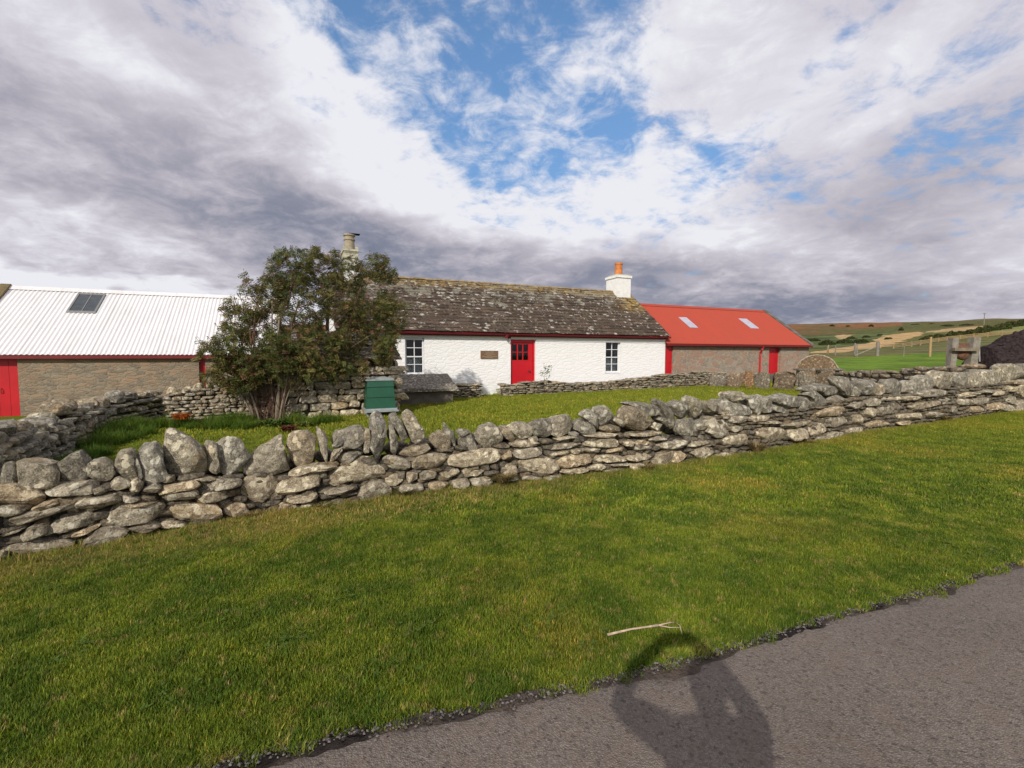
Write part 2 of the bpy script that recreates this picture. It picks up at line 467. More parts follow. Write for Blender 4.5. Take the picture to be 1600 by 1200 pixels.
def asphalt():
    m, t = M('worn_chipped_asphalt'); p = t.pos()
    v = t.vor(p, 120, 'F1', 'Color'); vd = t.vor(p, 120)
    v3 = t.vor(p, 75, 'F1', 'Color')
    r = t.xyz(v)[0]; r3 = t.xyz(v3)[0]
    big = t.noise(p, .9, 5, .6); mid = t.noise(p, 7, 4, .65)
    c = t.mix(r, (.132, .109, .088), (.228, .192, .160))
    c = t.mix(t.math('MULTIPLY', t.rng(r3, .86, .93), .5), c, (.26, .22, .20))
    c = t.mix(t.math('MULTIPLY', t.rng(r3, .12, .05), .7), c, (.06, .048, .044))
    c = t.mix(t.math('MULTIPLY', t.rng(vd, .35, .6), .5), c, (.075, .06, .053))
    c = t.mix(t.math('MULTIPLY', t.rng(mid, .45, .7), .35), c, (.145, .105, .082))
    c = t.vmath('SCALE', c, t.rng(big, .3, .7, .88, 1.12, False))
    h = t.math('ADD', t.math('MULTIPLY', t.rng(vd, .6, .1), .8), t.math('MULTIPLY', t.noise(p, 60, 3), .8))
    t.out(c, .85, t.bump(h, .8, .006), .25)
    return m
MAT['asphalt'] = asphalt()
MAT['soil'] = simple('edge_soil', (.085, .066, .052), .95, .4, 12, .9, 60, .1, bdist=.02)
# ------------------------------------------------------------------ terrain
def in_poly(px, py, poly):
    px = np.asarray(px); py = np.asarray(py)
    r = np.zeros(px.shape, bool)
    j = len(poly) - 1
    for i in range(len(poly)):
        xi, yi = poly[i]; xj, yj = poly[j]
        c = ((yi > py) != (yj > py)) & (px < (xj - xi) * (py - yi) / ((yj - yi) + 1e-12) + xi)
        r ^= c; j = i
    return r
def world_poly(pts): return [tuple(ghit(x, y)[:2]) for x, y in pts]

def build_ground():
    ang = np.concatenate([np.linspace(-180, -62, 50, endpoint=False), np.linspace(-62, 15, 90, endpoint=False), np.linspace(15, 62, 330, endpoint=False), np.linspace(62, 180, 51)])
    rad = np.concatenate([[0.02], np.geomspace(.6, 14, 30, endpoint=False), np.geomspace(14, 900, 210)])
    A, R = np.meshgrid(np.radians(ang), rad, indexing='ij')
    X = R * np.sin(A); Y = R * np.cos(A)
    Z = gz(X, np.maximum(Y, -5))
    far = sm(R, 60, 300)
    Z = Z + far * fbm(np.stack([X / 45, Y / 45, 0 * X], -1), 3, 3) * .9 + sm(R, 24, 60) * fbm(np.stack([X / 9, Y / 9, 0 * X], -1), 5, 2) * .12
    Z = Z + fbm(np.stack([X / 1.7, Y / 1.7, 0 * X], -1), 9, 2) * .004 * sm(Y - edge_y(X), .1, 1.0) - .03 * sm(edge_y(X) - Y, 0, .1)
    # colours of the fields, by where they lie
    nz = fbm(np.stack([X / 25, Y / 25, 0 * X], -1), 11, 4)
    nf = fbm(np.stack([X / 6, Y / 6, 0 * X], -1), 12, 3)
    col = np.zeros(X.shape + (3,)); col[:] = (.105, .105, .030)                     # rough olive grass
    def put(mask, c): col[mask] = c
    put(Y < 56, (.125, .115, .040))
    a = X / np.maximum(Y, 1)
    lawn = (Y < 43 + 6 * (a - .7) + nf * 1.2)
    put(lawn, (.105, .170, .018))
    moor = Y > 175 + nz * 20
    put(moor, (.120, .080, .030)); put(moor & (nz > .15), (.085, .088, .026))
    put((Y > 270) & (a < .82) & (nz > -.4), (.19, .085, .032)); put(Y > 385, (.12, .10, .05))
    shr = (Y > 95) & (Y < 215 + nz * 20) & (a < .80 + nf * .02)
    put(shr, (.052, .072, .020)); put(shr & (nz + nf * .5 > .1), (.10, .115, .035))
    gold = world_poly([(1262, 552), (1300, 544), (1345, 538), (1368, 534), (1362, 531), (1385, 525), (1410, 522), (1440, 519), (1446, 524), (1420, 528), (1400, 536), (1388, 541), (1345, 547), (1330, 551), (1300, 552)])
    gx = X + nf * 1.2; gy = Y + nf * 3
    put(in_poly(gx, gy, gold), (.42, .28, .13))
    for pl in ([(1440, 521), (1470, 517), (1510, 511), (1540, 509), (1530, 514), (1518, 521), (1490, 518)],
               [(1303, 527), (1318, 524), (1335, 524), (1330, 529), (1312, 530)]):
        put(in_poly(gx, gy, world_poly(pl)), (.36, .26, .13))
    put(in_poly(X, Y, world_poly([(1545, 516), (1590, 511), (1640, 503), (1660, 512), (1600, 519), (1560, 520)])), (.17, .19, .06))
    m = MB(); m.grid(np.stack([X, Y, Z], -1), 0, col)
    o = m.build('ground', MAT['ground'], smooth=True)
    tag(o, 'mown verge, lawn and moorland fields rising to the skyline', kind='structure')

# ------------------------------------------------------------------ road
EDGE_PX = [(300, 1212), (350, 1200), (550, 1150), (800, 1098), (965, 1062), (1100, 1028), (1300, 966), (1450, 925), (1600, 878)]
EDGE = np.array([ghit(*p)[:2] for p in EDGE_PX])
def edge_y(x):
    x = np.asarray(x, float)
    s0 = (EDGE[1, 1] - EDGE[0, 1]) / (EDGE[1, 0] - EDGE[0, 0]); s1 = (EDGE[-1, 1] - EDGE[-2, 1]) / (EDGE[-1, 0] - EDGE[-2, 0])
    y = np.interp(x, EDGE[:, 0], EDGE[:, 1])
    y = np.where(x < EDGE[0, 0], EDGE[0, 1] + s0 * .6 * (x - EDGE[0, 0]), y)
    return np.where(x > EDGE[-1, 0], EDGE[-1, 1] + .4 * (x - EDGE[-1, 0]), y)
def edge_jag(x):
    z = 0 * np.asarray(x)
    return .045 * vnoise(np.stack([x * 2.1, z, z], -1), 31) + .034 * vnoise(np.stack([x * 9, z, z], -1), 32) + .020 * vnoise(np.stack([x * 31, z, z], -1), 33)
build_ground()
def build_road():
    xs = np.concatenate([np.linspace(-60, -4, 30, endpoint=False), np.linspace(-4, 9, 900, endpoint=False), np.linspace(9, 80, 40)])
    e = edge_y(xs) + edge_jag(xs) - .02
    ds = np.array([0, .02, .08, .2, .5, 1, 2, 3.6, 4.2])
    X = np.repeat(xs[:, None], len(ds), 1); Y = e[:, None] - ds[None]
    Z = .012 * np.clip(X, -12, 25) + .012 + np.array([-.012, .002, .004, .006, .008, .012, .015, .01, 0])[None] * 1.0
    m = MB(); m.grid(np.stack([X, Y, Z], -1)[:, ::-1])
    o = m.build('road', MAT['asphalt'], smooth=True)
    tag(o, 'worn grey asphalt lane with crumbling edge', kind='structure')
    # bare soil strip under the edge
    m = MB()
    xs = np.linspace(-4, 9, 700)
    e = edge_y(xs)
    w = .006 + .03 * np.clip(vnoise(np.stack([xs * 1.3, 0 * xs, 0 * xs], -1), 41) + .3, 0, 2) + .03 * vnoise(np.stack([xs * 8, 0 * xs, 0 * xs], -1), 42)
    Y = np.stack([e - .30, e + w * .5, e + w], 1); X = np.repeat(xs[:, None], 3, 1)
    Z = .012 * np.clip(X, -12, 25) + np.array([.002, .018, .010])[None]
    m.grid(np.stack([X, Y, Z], -1)[:, ::-1])
    tag(m.build('road_edge_soil', MAT['soil'], smooth=True), 'bare soil strip along the road edge', kind='structure')
    # loose grit and crumbs
    m = MB(); n = 3200
    x = rng.uniform(-1.6, 7.5, n); off = rng.normal(-.008, .02, n)
    y = edge_y(x) + off
    x2 = rng.uniform(-1.5, 6, 500); y2 = edge_y(x2) - rng.uniform(.05, 2.0, 500) ** 1.5
    x = np.concatenate([x, x2]); y = np.concatenate([y, y2])
    s = np.concatenate([rng.uniform(.003, .0105, n), rng.uniform(.002, .005, 500)])
    base = np.array([(1, 0, 0), (-1, 0, 0), (0, 1, 0), (0, -1, 0), (0, 0, 1), (0, 0, -1)], float)
    F = [(0, 2, 4), (2, 1, 4), (1, 3, 4), (3, 0, 4), (2, 0, 5), (1, 2, 5), (3, 1, 5), (0, 3, 5)]
    for i in range(len(x)):
        b = base * rng.uniform(.6, 1.2, (6, 1)) * s[i]; b[:, 2] *= .8
        t = rng.uniform(0, 6.28); c, sn = math.cos(t), math.sin(t)
        b = b @ np.array([[c, sn, 0], [-sn, c, 0], [0, 0, 1]])
        g = rng.uniform(.05, .17) if rng.random() > .35 else rng.uniform(.015, .04)
        m.add(b + (x[i], y[i], .012 * x[i] + .017 + s[i] * .4), F, 0, (g, g * .88, g * .82))
    tag(m.build('gravel_crumbs', MAT['grit']), 'loose gravel crumbs along the ragged road edge', kind='stuff')
build_road()

# ------------------------------------------------------------------ rocks
def chaikin(P, n=1):
    for _ in range(n):
        Q = np.roll(P, -1, 0)
        P = np.stack([P * .78 + Q * .22, P * .22 + Q * .78], 1).reshape(-1, 2)
    return P
def resample(P, N):
    Q = np.vstack([P, P[:1]]); d = np.r_[0, np.cumsum(np.linalg.norm(np.diff(Q, axis=0), axis=1))]
    t = np.linspace(0, d[-1], N, endpoint=False)
    return np.stack([np.interp(t, d, Q[:, 0]), np.interp(t, d, Q[:, 1])], 1)
def rock(m, poly, depth, frame, tint=(1, 1, 1), seed=0, N=26, rings=9, rough=.09, box=.5, vc=0.0, mi=0, facets=12):
    """poly: outline in (u, z); frame(u, v, z) -> world; v towards the viewer; vc centre in v"""
    P = np.asarray(poly, float)
    ar = .5 * np.sum(P[:, 0] * np.roll(P[:, 1], -1) - np.roll(P[:, 0], -1) * P[:, 1])
    if ar < 0: P = P[::-1]
    P = resample(chaikin(P), N)
    c = P.mean(0); sz = math.sqrt(abs(ar)) + .01
    th = np.linspace(-.5 * math.pi, .5 * math.pi, rings)
    r = np.cos(th).clip(0, 1) ** box; s = np.sign(np.sin(th)) * np.abs(np.sin(th)) ** .75
    U = c[0] + (P[None, :, 0] - c[0]) * r[:, None]; Z = c[1] + (P[None, :, 1] - c[1]) * r[:, None]
    V = np.repeat((vc + s * depth / 2)[:, None], N, 1)
    # random tilt of the front face so every stone catches light differently
    tu, tz = rng.normal(0, .20), rng.normal(0, .16)
    V = V + (np.abs(s)[:, None] * ((U - c[0]) * tu + (Z - c[1]) * tz)).clip(-depth * .3, depth * .3)
    pts = np.stack([U, V, Z], -1)
    q = pts / sz * 1.6 + seed * 7.31
    nrm = np.stack([(U - c[0]) / sz, (V - vc) / depth, (Z - c[1]) / sz], -1)
    nrm /= np.linalg.norm(nrm, axis=-1, keepdims=True) + 1e-6
    f1 = fbm(q, seed % 97, 3)
    f2 = -np.abs(vnoise(q * 1.7 + 5, seed % 89)) * 1.3 + .4
    disp = (f1 * .7 + f2 * .7) * rough * min(sz, .3)
    edge = 1 - .55 * (np.abs(s)[:, None] < .5)
    pts = pts + nrm * (disp * edge)[..., None]
    # chop with random planes: flat broken faces, sharp arrises
    cc = np.array([c[0], vc, c[1]]); ext = np.array([np.ptp(P[:, 0]) / 2, depth / 2, np.ptp(P[:, 1]) / 2]) + 1e-4
    loc = (pts - cc) / ext
    for _ in range(facets):
        nv = rng.normal(0, 1, 3); nv[1] = abs(nv[1]) * 1.5 if rng.random() < .75 else nv[1]; nv /= np.linalg.norm(nv)
        pr = loc @ nv; h = pr.max() * rng.uniform(.68, .94)
        loc = loc - np.clip(pr - h, 0, None)[..., None] * nv * .92
    pts = loc * ext + cc
    W = frame(pts[..., 0].ravel(), pts[..., 1].ravel(), pts[..., 2].ravel())
    F = []
    for i in range(rings - 1):
        for k in range(N):
            k2 = (k + 1) % N
            F.append((i * N + k, (i + 1) * N + k, (i + 1) * N + k2, i * N + k2))
    m.add(W, F, mi, tint)

TINTS = np.array([(1, 1, 1), (1.12, 1.09, 1.03), (.88, .88, .88), (1.03, .99, .93), (.97, .98, 1.0), (.82, .81, .80), (1.2, 1.17, 1.1), (1.08, .98, .86)])
def rtint(k=1.0):
    t = TINTS[rng.integers(len(TINTS))] * rng.uniform(.85, 1.12); return tuple(t * k * np.array([1.07, 1.05, .99]))

class Path:
    """polyline on the ground; frame(u, v, z): along, outward (towards viewer), up"""
    def __init__(s, pts):
        s.p = np.asarray(pts, float); d = np.diff(s.p, axis=0); s.l = np.linalg.norm(d, axis=1); s.d = d / s.l[:, None]
        s.c = np.r_[0, np.cumsum(s.l)]; s.L = s.c[-1]
    def seg(s, u): return np.clip(np.searchsorted(s.c, u, side='right') - 1, 0, len(s.l) - 1)
    def xy(s, u, v=0):
        u = np.asarray(u, float); k = s.seg(u); p = s.p[k] + s.d[k] * (u - s.c[k])[..., None]
        # blended normal so that stones do not jump at the bends
        n = np.stack([s.d[k][..., 1], -s.d[k][..., 0]], -1)
        return p + n * np.asarray(v, float)[..., None]
    def frame_at(s, uc):
        k = int(s.seg(uc)); T = s.d[k]; N = np.array([T[1], -T[0]]); o = s.p[k] - T * s.c[k]
        def fr(u, v, z):
            return np.stack([o[0] + T[0] * u + N[0] * v, o[1] + T[1] * u + N[1] * v, z], -1)
        return fr
    def cast(s, px, py, v=0.0):
        d = ray(px, py); best = None
        for k in range(len(s.l)):
            T = s.d[k]; N = np.array([T[1], -T[0]]); o = s.p[k] + N * v
            det = d[0] * (-T[1]) + T[0] * d[1]
            if abs(det) < 1e-9: continue
            t = (o[0] * (-T[1]) + T[0] * o[1]) / det
            w = (d[0] * o[1] - d[1] * o[0]) / -det
            w = (d[0] * t - o[0]) * T[0] + (d[1] * t - o[1]) * T[1]
            lo = -1e9 if k == 0 else 0; hi = 1e9 if k == len(s.l) - 1 else s.l[k]
            if t > 0:
                e = max(lo - w, w - hi, 0)
                if best is None or e < best[0] - 1e-6: best = (e, s.c[k] + w, CAMZ + d[2] * t)
        return best[1], best[2]

# ------------------------------------------------------------------ the front wall
BASE_PX = [(-130, 912), (-60, 897), (0, 880), (100, 862), (200, 846), (300, 827), (400, 806), (505, 793), (612, 778), (750, 763), (875, 750), (1000, 736), (1050, 727), (1150, 713), (1250, 697), (1350, 677), (1450, 664), (1600, 643), (1700, 630)]
FW = Path([ghit(*p)[:2] for p in BASE_PX])
TOP_PX = [(-130, 800), (0, 781), (60, 770), (150, 758), (230, 754), (300, 746), (370, 745), (450, 740), (520, 724), (590, 720), (612, 714), (650, 710), (700, 702), (800, 692), (900, 681), (1000, 676), (1080, 683), (1130, 652), (1200, 648), (1250, 641), (1350, 619), (1450, 612), (1550, 599), (1600, 597), (1700, 588)]
_tp = np.array([FW.cast(x, y, 0.0) for x, y in TOP_PX])
_o = np.argsort(_tp[:, 0]); _tp = _tp[_o]
def fw_top(u): return np.interp(u, _tp[:, 0], _tp[:, 1])
def fw_base(u):
    p = FW.xy(np.asarray(u, float), 0 * np.asarray(u, float)); return gz(p[..., 0], p[..., 1])

TILE_A = (0, 600, 4.0); TILE_B = (350, 600, 4.0); TILE_C = (700, 570, 4.0); TILE_D = (1050, 550, 2.909)
COPE = [
 (TILE_A, [
  [(-60,520),(60,490),(110,510),(115,620),(60,700),(-60,720)], [(-330,560),(-200,500),(-70,510),(-60,700),(-200,740),(-320,730)],
  [(95,520),(150,465),(330,465),(355,500),(350,600),(290,660),(200,675),(140,650),(105,590)],
  [(355,505),(450,430),(530,410),(560,450),(555,580),(480,610),(390,620),(360,590)],
  [(545,500),(600,470),(700,490),(725,580),(640,612),(590,590),(550,570)],
  [(715,500),(740,430),(810,420),(840,480),(850,570),(800,610),(750,580)],
  [(835,470),(870,460),(885,540),(905,600),(860,590),(838,540)],
  [(860,430),(900,385),(970,375),(1020,400),(1010,470),(1050,600),(1030,640),(940,640),(905,590),(870,510)],
  [(1000,440),(1030,380),(1030,320),(1080,290),(1150,330),(1270,400),(1290,470),(1275,570),(1190,575),(1140,565),(1070,615),(1040,560)],
  [(1280,390),(1310,365),(1365,385),(1360,460),(1385,540),(1340,560),(1290,520)],
  [(1360,430),(1400,360),(1450,348),(1520,390),(1560,440),(1520,500),(1480,580),(1420,585),(1380,540)]]),
 (TILE_B, [
  [(105,560),(115,500),(190,420),(320,345),(350,360),(400,520),(400,555),(330,570),(180,578)],
  [(390,330),(440,295),(545,300),(590,380),(590,440),(530,500),(460,520),(430,490),(395,420)],
  [(585,280),(605,285),(650,350),(665,480),(635,488),(600,400)],
  [(690,310),(740,295),(820,270),(880,290),(900,390),(840,410),(740,420),(680,390)],
  [(665,440),(700,400),(750,365),(755,390),(680,495),(665,490)],
  [(720,345),(755,350),(750,370),(680,410),(680,375)],
  [(880,290),(915,285),(910,420),(875,435),(868,380)],
  [(695,480),(730,440),(800,420),(865,415),(870,440),(720,520)],
  [(920,220),(960,178),(1000,200),(1025,280),(1020,380),(975,485),(930,475),(910,430),(925,330)],
  [(1022,250),(1050,250),(1090,330),(1105,410),(1070,445),(1050,430),(1030,350)],
  [(1035,215),(1080,190),(1120,250),(1165,380),(1130,400),(1090,320)],
  [(1108,205),(1175,173),(1225,250),(1280,360),(1190,385),(1130,260)],
  [(1085,455),(1140,400),(1270,378),(1295,395),(1270,425),(1180,455)],
  [(1275,310),(1330,285),(1380,310),(1420,380),(1360,412),(1290,370)],
  [(1355,240),(1395,270),(1460,320),(1470,380),(1430,395),(1385,320)],
  [(1465,400),(1480,320),(1560,310),(1600,370),(1590,410),(1500,425)],
  [(1450,290),(1490,275),(1530,285),(1530,330),(1470,330)]]),
 (TILE_C, [
  [(165,430),(230,365),(280,365),(330,440),(330,470),(280,505),(210,515),(185,480)],
  [(325,390),(370,385),(425,470),(400,490),(350,440)],
  [(365,385),(430,360),(500,362),(520,400),(510,450),(450,465),(400,445)],
  [(515,380),(560,345),(655,340),(655,390),(620,450),(530,448)],
  [(495,455),(550,440),(560,475),(510,485)],
  [(630,460),(660,360),(720,320),(800,318),(815,350),(770,420),(690,465)],
  [(790,400),(830,350),(880,365),(925,440),(880,445)],
  [(825,310),(890,275),(930,310),(940,405),(915,405),(880,360)],
  [(925,280),(965,255),(1040,290),(1045,340),(990,370),(950,385)],
  [(945,395),(1020,370),(1105,405),(1090,420),(990,425)],
  [(1030,345),(1060,330),(1120,385),(1085,390)],
  [(1090,330),(1110,290),(1180,262),(1230,300),(1290,380),(1270,415),(1180,415),(1130,385)],
  [(1150,240),(1250,240),(1310,260),(1330,310),(1270,345),(1220,300),(1180,262)],
  [(1300,235),(1340,220),(1400,280),(1435,380),(1400,400),(1350,300)],
  [(1305,330),(1335,320),(1400,385),(1380,398)],
  [(1395,250),(1480,215),(1530,290),(1530,330),(1430,325)],
  [(1490,210),(1560,210),(1610,280),(1600,330),(1545,320)],
  [(1435,380),(1470,335),(1560,340),(1540,440),(1500,465),(1440,430)],
  [(1545,350),(1640,340),(1660,430),(1530,445)],
  [(1260,350),(1340,375),(1330,400),(1280,410)],
  [(750,420),(810,420),(805,445),(760,445)]]),
 (TILE_D, [
  [(145,225),(210,225),(232,265),(170,285)], [(220,245),(250,215),(300,225),(360,270),(350,295),(250,295)],
  [(268,185),(340,180),(345,215),(290,225),(270,215)], [(345,200),(400,200),(415,240),(400,300),(360,250)],
  [(400,205),(450,205),(472,240),(465,285),(415,295)], [(470,205),(540,190),(580,220),(585,260),(540,265),(475,230)],
  [(475,240),(510,235),(560,275),(540,290),(490,280)], [(588,210),(640,205),(640,260),(590,270)],
  [(600,190),(660,175),(715,220),(718,245),(645,262),(640,215)], [(595,180),(630,155),(740,140),(780,170),(730,210),(665,175)],
  [(720,210),(760,190),(795,210),(760,235),(725,240)], [(735,115),(800,115),(840,150),(850,200),(790,205),(760,160)],
  [(825,160),(850,155),(865,200),(830,208)], [(850,125),(900,130),(960,150),(900,205),(865,190)],
  [(900,150),(960,140),(970,180),(930,205),(880,205)], [(965,150),(1010,115),(1040,135),(1060,180),(1000,195),(970,180)],
  [(1055,140),(1110,130),(1125,185),(1065,200)], [(1110,120),(1160,105),(1205,120),(1200,165),(1130,178)],
  [(1200,95),(1240,85),(1285,100),(1285,160),(1215,168)], [(1280,110),(1320,95),(1360,100),(1355,168),(1295,165)],
  [(1352,100),(1400,90),(1425,110),(1418,165),(1358,168)], [(1415,90),(1460,80),(1505,100),(1495,145),(1420,158)],
  [(1490,70),(1530,55),(1590,65),(1592,115),(1505,135)], [(1580,60),(1640,50),(1660,110),(1585,122)],
  [(1645,55),(1710,50),(1720,105),(1655,110)], [(150,290),(230,300),(222,320),(155,318)]]),
]
COURSE = [
 (TILE_A, [
  [(-60,640),(60,610),(110,640),(280,680),(250,760),(60,760),(-60,750)], [(270,670),(350,640),(480,620),(600,610),(610,640),(560,690),(400,715),(300,710)],
  [(430,725),(560,680),(580,700),(480,745)], [(180,790),(300,730),(400,720),(380,745),(220,800)], [(-40,770),(100,765),(160,790),(110,820),(-40,850)],
  [(15,870),(100,820),(300,760),(440,740),(470,770),(420,800),(250,850),(60,900),(20,895)], [(475,745),(560,710),(700,680),(760,720),(740,750),(640,765),(500,788)],
  [(575,660),(640,638),(690,670),(640,706),(590,700)], [(675,640),(720,590),(800,610),(810,640),(770,675),(700,665)], [(780,670),(840,580),(920,640),(880,672)],
  [(740,690),(800,695),(890,725),(800,745),(755,715)], [(985,690),(1010,650),(1100,630),(1240,600),(1245,660),(1120,668),(1040,700)],
  [(1010,735),(1040,680),(1180,668),(1240,670),(1235,725),(1100,740)], [(1190,600),(1310,585),(1370,600),(1330,607),(1240,608)],
  [(1255,625),(1300,605),(1500,590),(1500,625),(1430,655),(1260,675)], [(1245,690),(1300,680),(1430,665),(1440,710),(1380,735),(1250,740)],
  [(590,800),(650,780),(760,750),(1000,742),(1000,840),(920,865),(700,885),(600,850)], [(1000,800),(1060,765),(1200,750),(1355,755),(1385,830),(1340,865),(1200,885),(1090,850)],
  [(1390,800),(1430,740),(1520,745),(1580,830),(1560,850),(1440,862)], [(-40,960),(100,920),(180,885),(60,950),(-40,990)],
  [(120,960),(180,900),(290,860),(290,950),(170,985)], [(245,960),(290,870),(400,830),(575,790),(580,860),(560,890),(400,920)],
  [(425,965),(480,925),(620,880),(600,910),(500,960)], [(480,1010),(560,940),(650,900),(780,890),(795,930),(720,980),(600,1015),(500,1030)],
  [(800,930),(790,890),(900,875),(990,865),(1000,905),(900,925)], [(1005,905),(1010,860),(1090,860),(1190,890),(1080,905)],
  [(20,1030),(200,980),(450,975),(470,1020),(300,1050),(60,1090)], [(-40,1050),(30,1030),(60,1080),(20,1110),(-40,1120)],
  [(-200,900),(-60,860),(10,900),(0,930),(-180,980)], [(-200,780),(-60,770),(-40,850),(-200,880)], [(-200,1000),(-50,1000),(-50,1090),(-200,1110)],
  [(900,640),(960,625),(1010,640),(985,670),(905,675)], [(760,765),(880,740),(985,738),(960,750),(790,775)]]),
 (TILE_B, [
  [(60,700),(120,600),(200,575),(320,585),(335,640),(290,700),(210,738),(120,725)], [(405,570),(450,530),(600,505),(700,515),(690,535),(560,550),(420,585)],
  [(315,700),(350,610),(450,580),(600,560),(605,600),(585,650),(450,690)], [(390,750),(400,715),(570,680),(578,720),(450,750)],
  [(300,790),(330,755),(470,755),(480,800),(430,835),(330,835)], [(620,570),(760,510),(900,455),(990,520),(1000,580),(900,600),(760,620),(640,662),(620,620)],
  [(625,680),(700,655),(830,640),(850,670),(780,690),(660,700)], [(820,710),(900,620),(1000,610),(1040,700),(1050,720),(980,745),(870,768)],
  [(530,820),(600,750),(780,740),(785,790),(640,825)], [(995,470),(1050,455),(1160,480),(1160,535),(1020,545)],
  [(1170,475),(1230,445),(1400,440),(1410,490),(1370,530),(1180,538)], [(1010,580),(1130,565),(1130,610),(1060,650),(1010,640)],
  [(1215,550),(1325,542),(1330,590),(1230,605)], [(1070,690),(1120,625),(1240,615),(1245,670),(1130,700)], [(1285,610),(1400,600),(1410,655),(1290,675)],
  [(1350,560),(1420,555),(1460,520),(1470,570),(1380,585)], [(1430,600),(1530,590),(1535,640),(1430,655)], [(1540,585),(1660,580),(1670,640),(1560,660)],
  [(1490,530),(1550,525),(1550,575),(1495,580)], [(480,760),(520,750),(580,752),(500,800)], [(1145,560),(1205,550),(1215,600),(1140,615)]]),
 (TILE_C, [
  [(10,590),(60,545),(330,525),(335,600),(230,640),(20,635)], [(0,670),(50,645),(70,680),(10,695)], [(90,655),(240,650),(230,695),(100,700)],
  [(25,715),(130,710),(135,760),(35,778)], [(140,710),(270,708),(285,750),(170,778)], [(290,720),(440,700),(440,720),(300,740)],
  [(400,540),(580,515),(590,560),(430,595)], [(390,500),(460,475),(580,490),(560,510),(430,525)], [(440,620),(480,590),(660,580),(700,650),(695,685),(470,692)],
  [(605,530),(640,505),(830,488),(840,505),(700,530),(620,540)], [(630,560),(760,530),(765,560),(670,582)], [(770,530),(830,520),(830,555),(780,560)],
  [(835,525),(950,518),(955,545),(840,552)], [(850,485),(900,468),(1030,455),(1070,505),(980,515),(870,512)], [(970,530),(1090,515),(1100,545),(1000,558)],
  [(690,590),(740,565),(900,560),(905,600),(830,635),(710,650)], [(705,665),(860,640),(860,660),(730,698)], [(870,635),(980,615),(985,650),(880,668)],
  [(905,575),(1060,560),(1120,590),(1110,600),(920,612)], [(990,620),(1130,612),(1130,632),(1000,640)], [(970,655),(1120,645),(1125,665),(980,672)],
  [(1100,480),(1160,472),(1165,505),(1110,510)], [(1165,470),(1255,470),(1250,500),(1180,500)], [(1255,465),(1340,440),(1390,470),(1300,498)],
  [(1140,640),(1150,620),(1220,618),(1225,665),(1170,672)], [(1290,570),(1360,545),(1460,535),(1500,590),(1380,628),(1300,625)],
  [(1300,500),(1400,480),(1490,475),(1500,505),(1380,535),(1320,525)], [(1505,495),(1640,470),(1650,500),(1510,520)], [(1520,545),(1600,520),(1680,530),(1650,580),(1560,588)],
  [(860,440),(1060,430),(1060,450),(900,465)], [(1100,430),(1340,418),(1330,435),(1150,455)], [(680,465),(800,450),(850,455),(700,480)],
  [(470,695),(590,700),(600,730),(480,735)], [(600,700),(740,690),(745,710),(620,730)], [(860,690),(1050,675),(1050,700),(880,710)], [(1165,510),(1260,505),(1280,530),(1180,540)],
  [(335,560),(390,530),(400,590),(345,600)], [(345,640),(430,610),(435,690),(350,695)], [(1120,555),(1280,550),(1285,600),(1130,605)]]),
 (TILE_D, [
  [(165,330),(220,295),(270,300),(270,365),(220,395),(160,375)], [(265,290),(340,290),(350,320),(280,330)], [(270,340),(320,332),(330,355),(280,368)],
  [(0,405),(70,395),(75,425),(0,447)], [(75,410),(130,398),(215,420),(200,430),(80,435)], [(90,450),(140,430),(185,440),(180,465),(120,488)],
  [(0,455),(60,450),(75,490),(0,510)], [(225,400),(330,370),(345,385),(340,420),(260,432)], [(210,470),(260,455),(270,480),(220,488)],
  [(380,350),(500,345),(515,370),(510,400),(430,415),(385,370)], [(385,320),(500,312),(490,325),(400,330)], [(500,330),(640,305),(660,315),(520,350)],
  [(520,355),(600,340),(625,385),(550,405)], [(610,345),(680,320),(720,350),(700,385),(640,385)], [(690,300),(800,300),(802,335),(740,355),(690,325)],
  [(640,275),(770,245),(800,265),(780,285),(660,300)], [(790,250),(860,225),(880,240),(850,262)], [(810,295),(860,283),(885,320),(840,335)],
  [(870,225),(970,200),(965,235),(890,250)], [(930,260),(1050,225),(1065,255),(1060,275),(950,300)], [(970,205),(1130,200),(1145,212),(1110,222),(980,220)],
  [(1070,245),(1130,225),(1225,220),(1220,245),(1110,268)], [(1120,190),(1170,170),(1260,170),(1260,200),(1150,210)], [(1020,285),(1140,275),(1145,305),(1040,312)],
  [(1230,215),(1270,205),(1260,235),(1235,240)], [(1300,215),(1365,215),(1360,245),(1310,245)], [(1370,185),(1470,165),(1465,182),(1390,190)],
  [(1370,210),(1440,205),(1440,235),(1380,240)], [(1480,170),(1520,180),(1510,195),(1450,200)], [(1430,245),(1500,225),(1505,260),(1440,268)],
  [(1520,150),(1570,165),(1560,180),(1520,178)], [(1520,205),(1575,203),(1575,240),(1540,240)], [(1500,245),(1550,240),(1555,270),(1510,270)],
  [(1520,135),(1640,122),(1640,145),(1530,150)], [(1555,225),(1640,215),(1640,275),(1560,278)], [(1300,190),(1360,182),(1400,200),(1310,210)],
  [(710,365),(780,365),(780,395),(720,400)], [(795,350),(880,340),(880,365),(800,380)], [(890,330),(940,310),(1000,315),(990,335),(900,350)],
  [(1020,318),(1100,310),(1110,325),(1040,335)], [(660,390),(710,380),(710,405),(665,408)], [(1570,150),(1640,150),(1640,210),(1580,200)], [(875,260),(920,250),(930,290),(890,300)],
  [(350,300),(400,290),(460,290),(450,312),(360,318)], [(1160,275),(1220,270),(1225,295),(1165,300)], [(1270,250),(1300,245),(1305,275),(1275,280)], [(1345,252),(1420,245),(1425,272),(1350,280)],
  [(1650,150),(1720,140),(1720,200),(1650,205)], [(1650,215),(1720,210),(1720,262),(1650,270)]]),
]

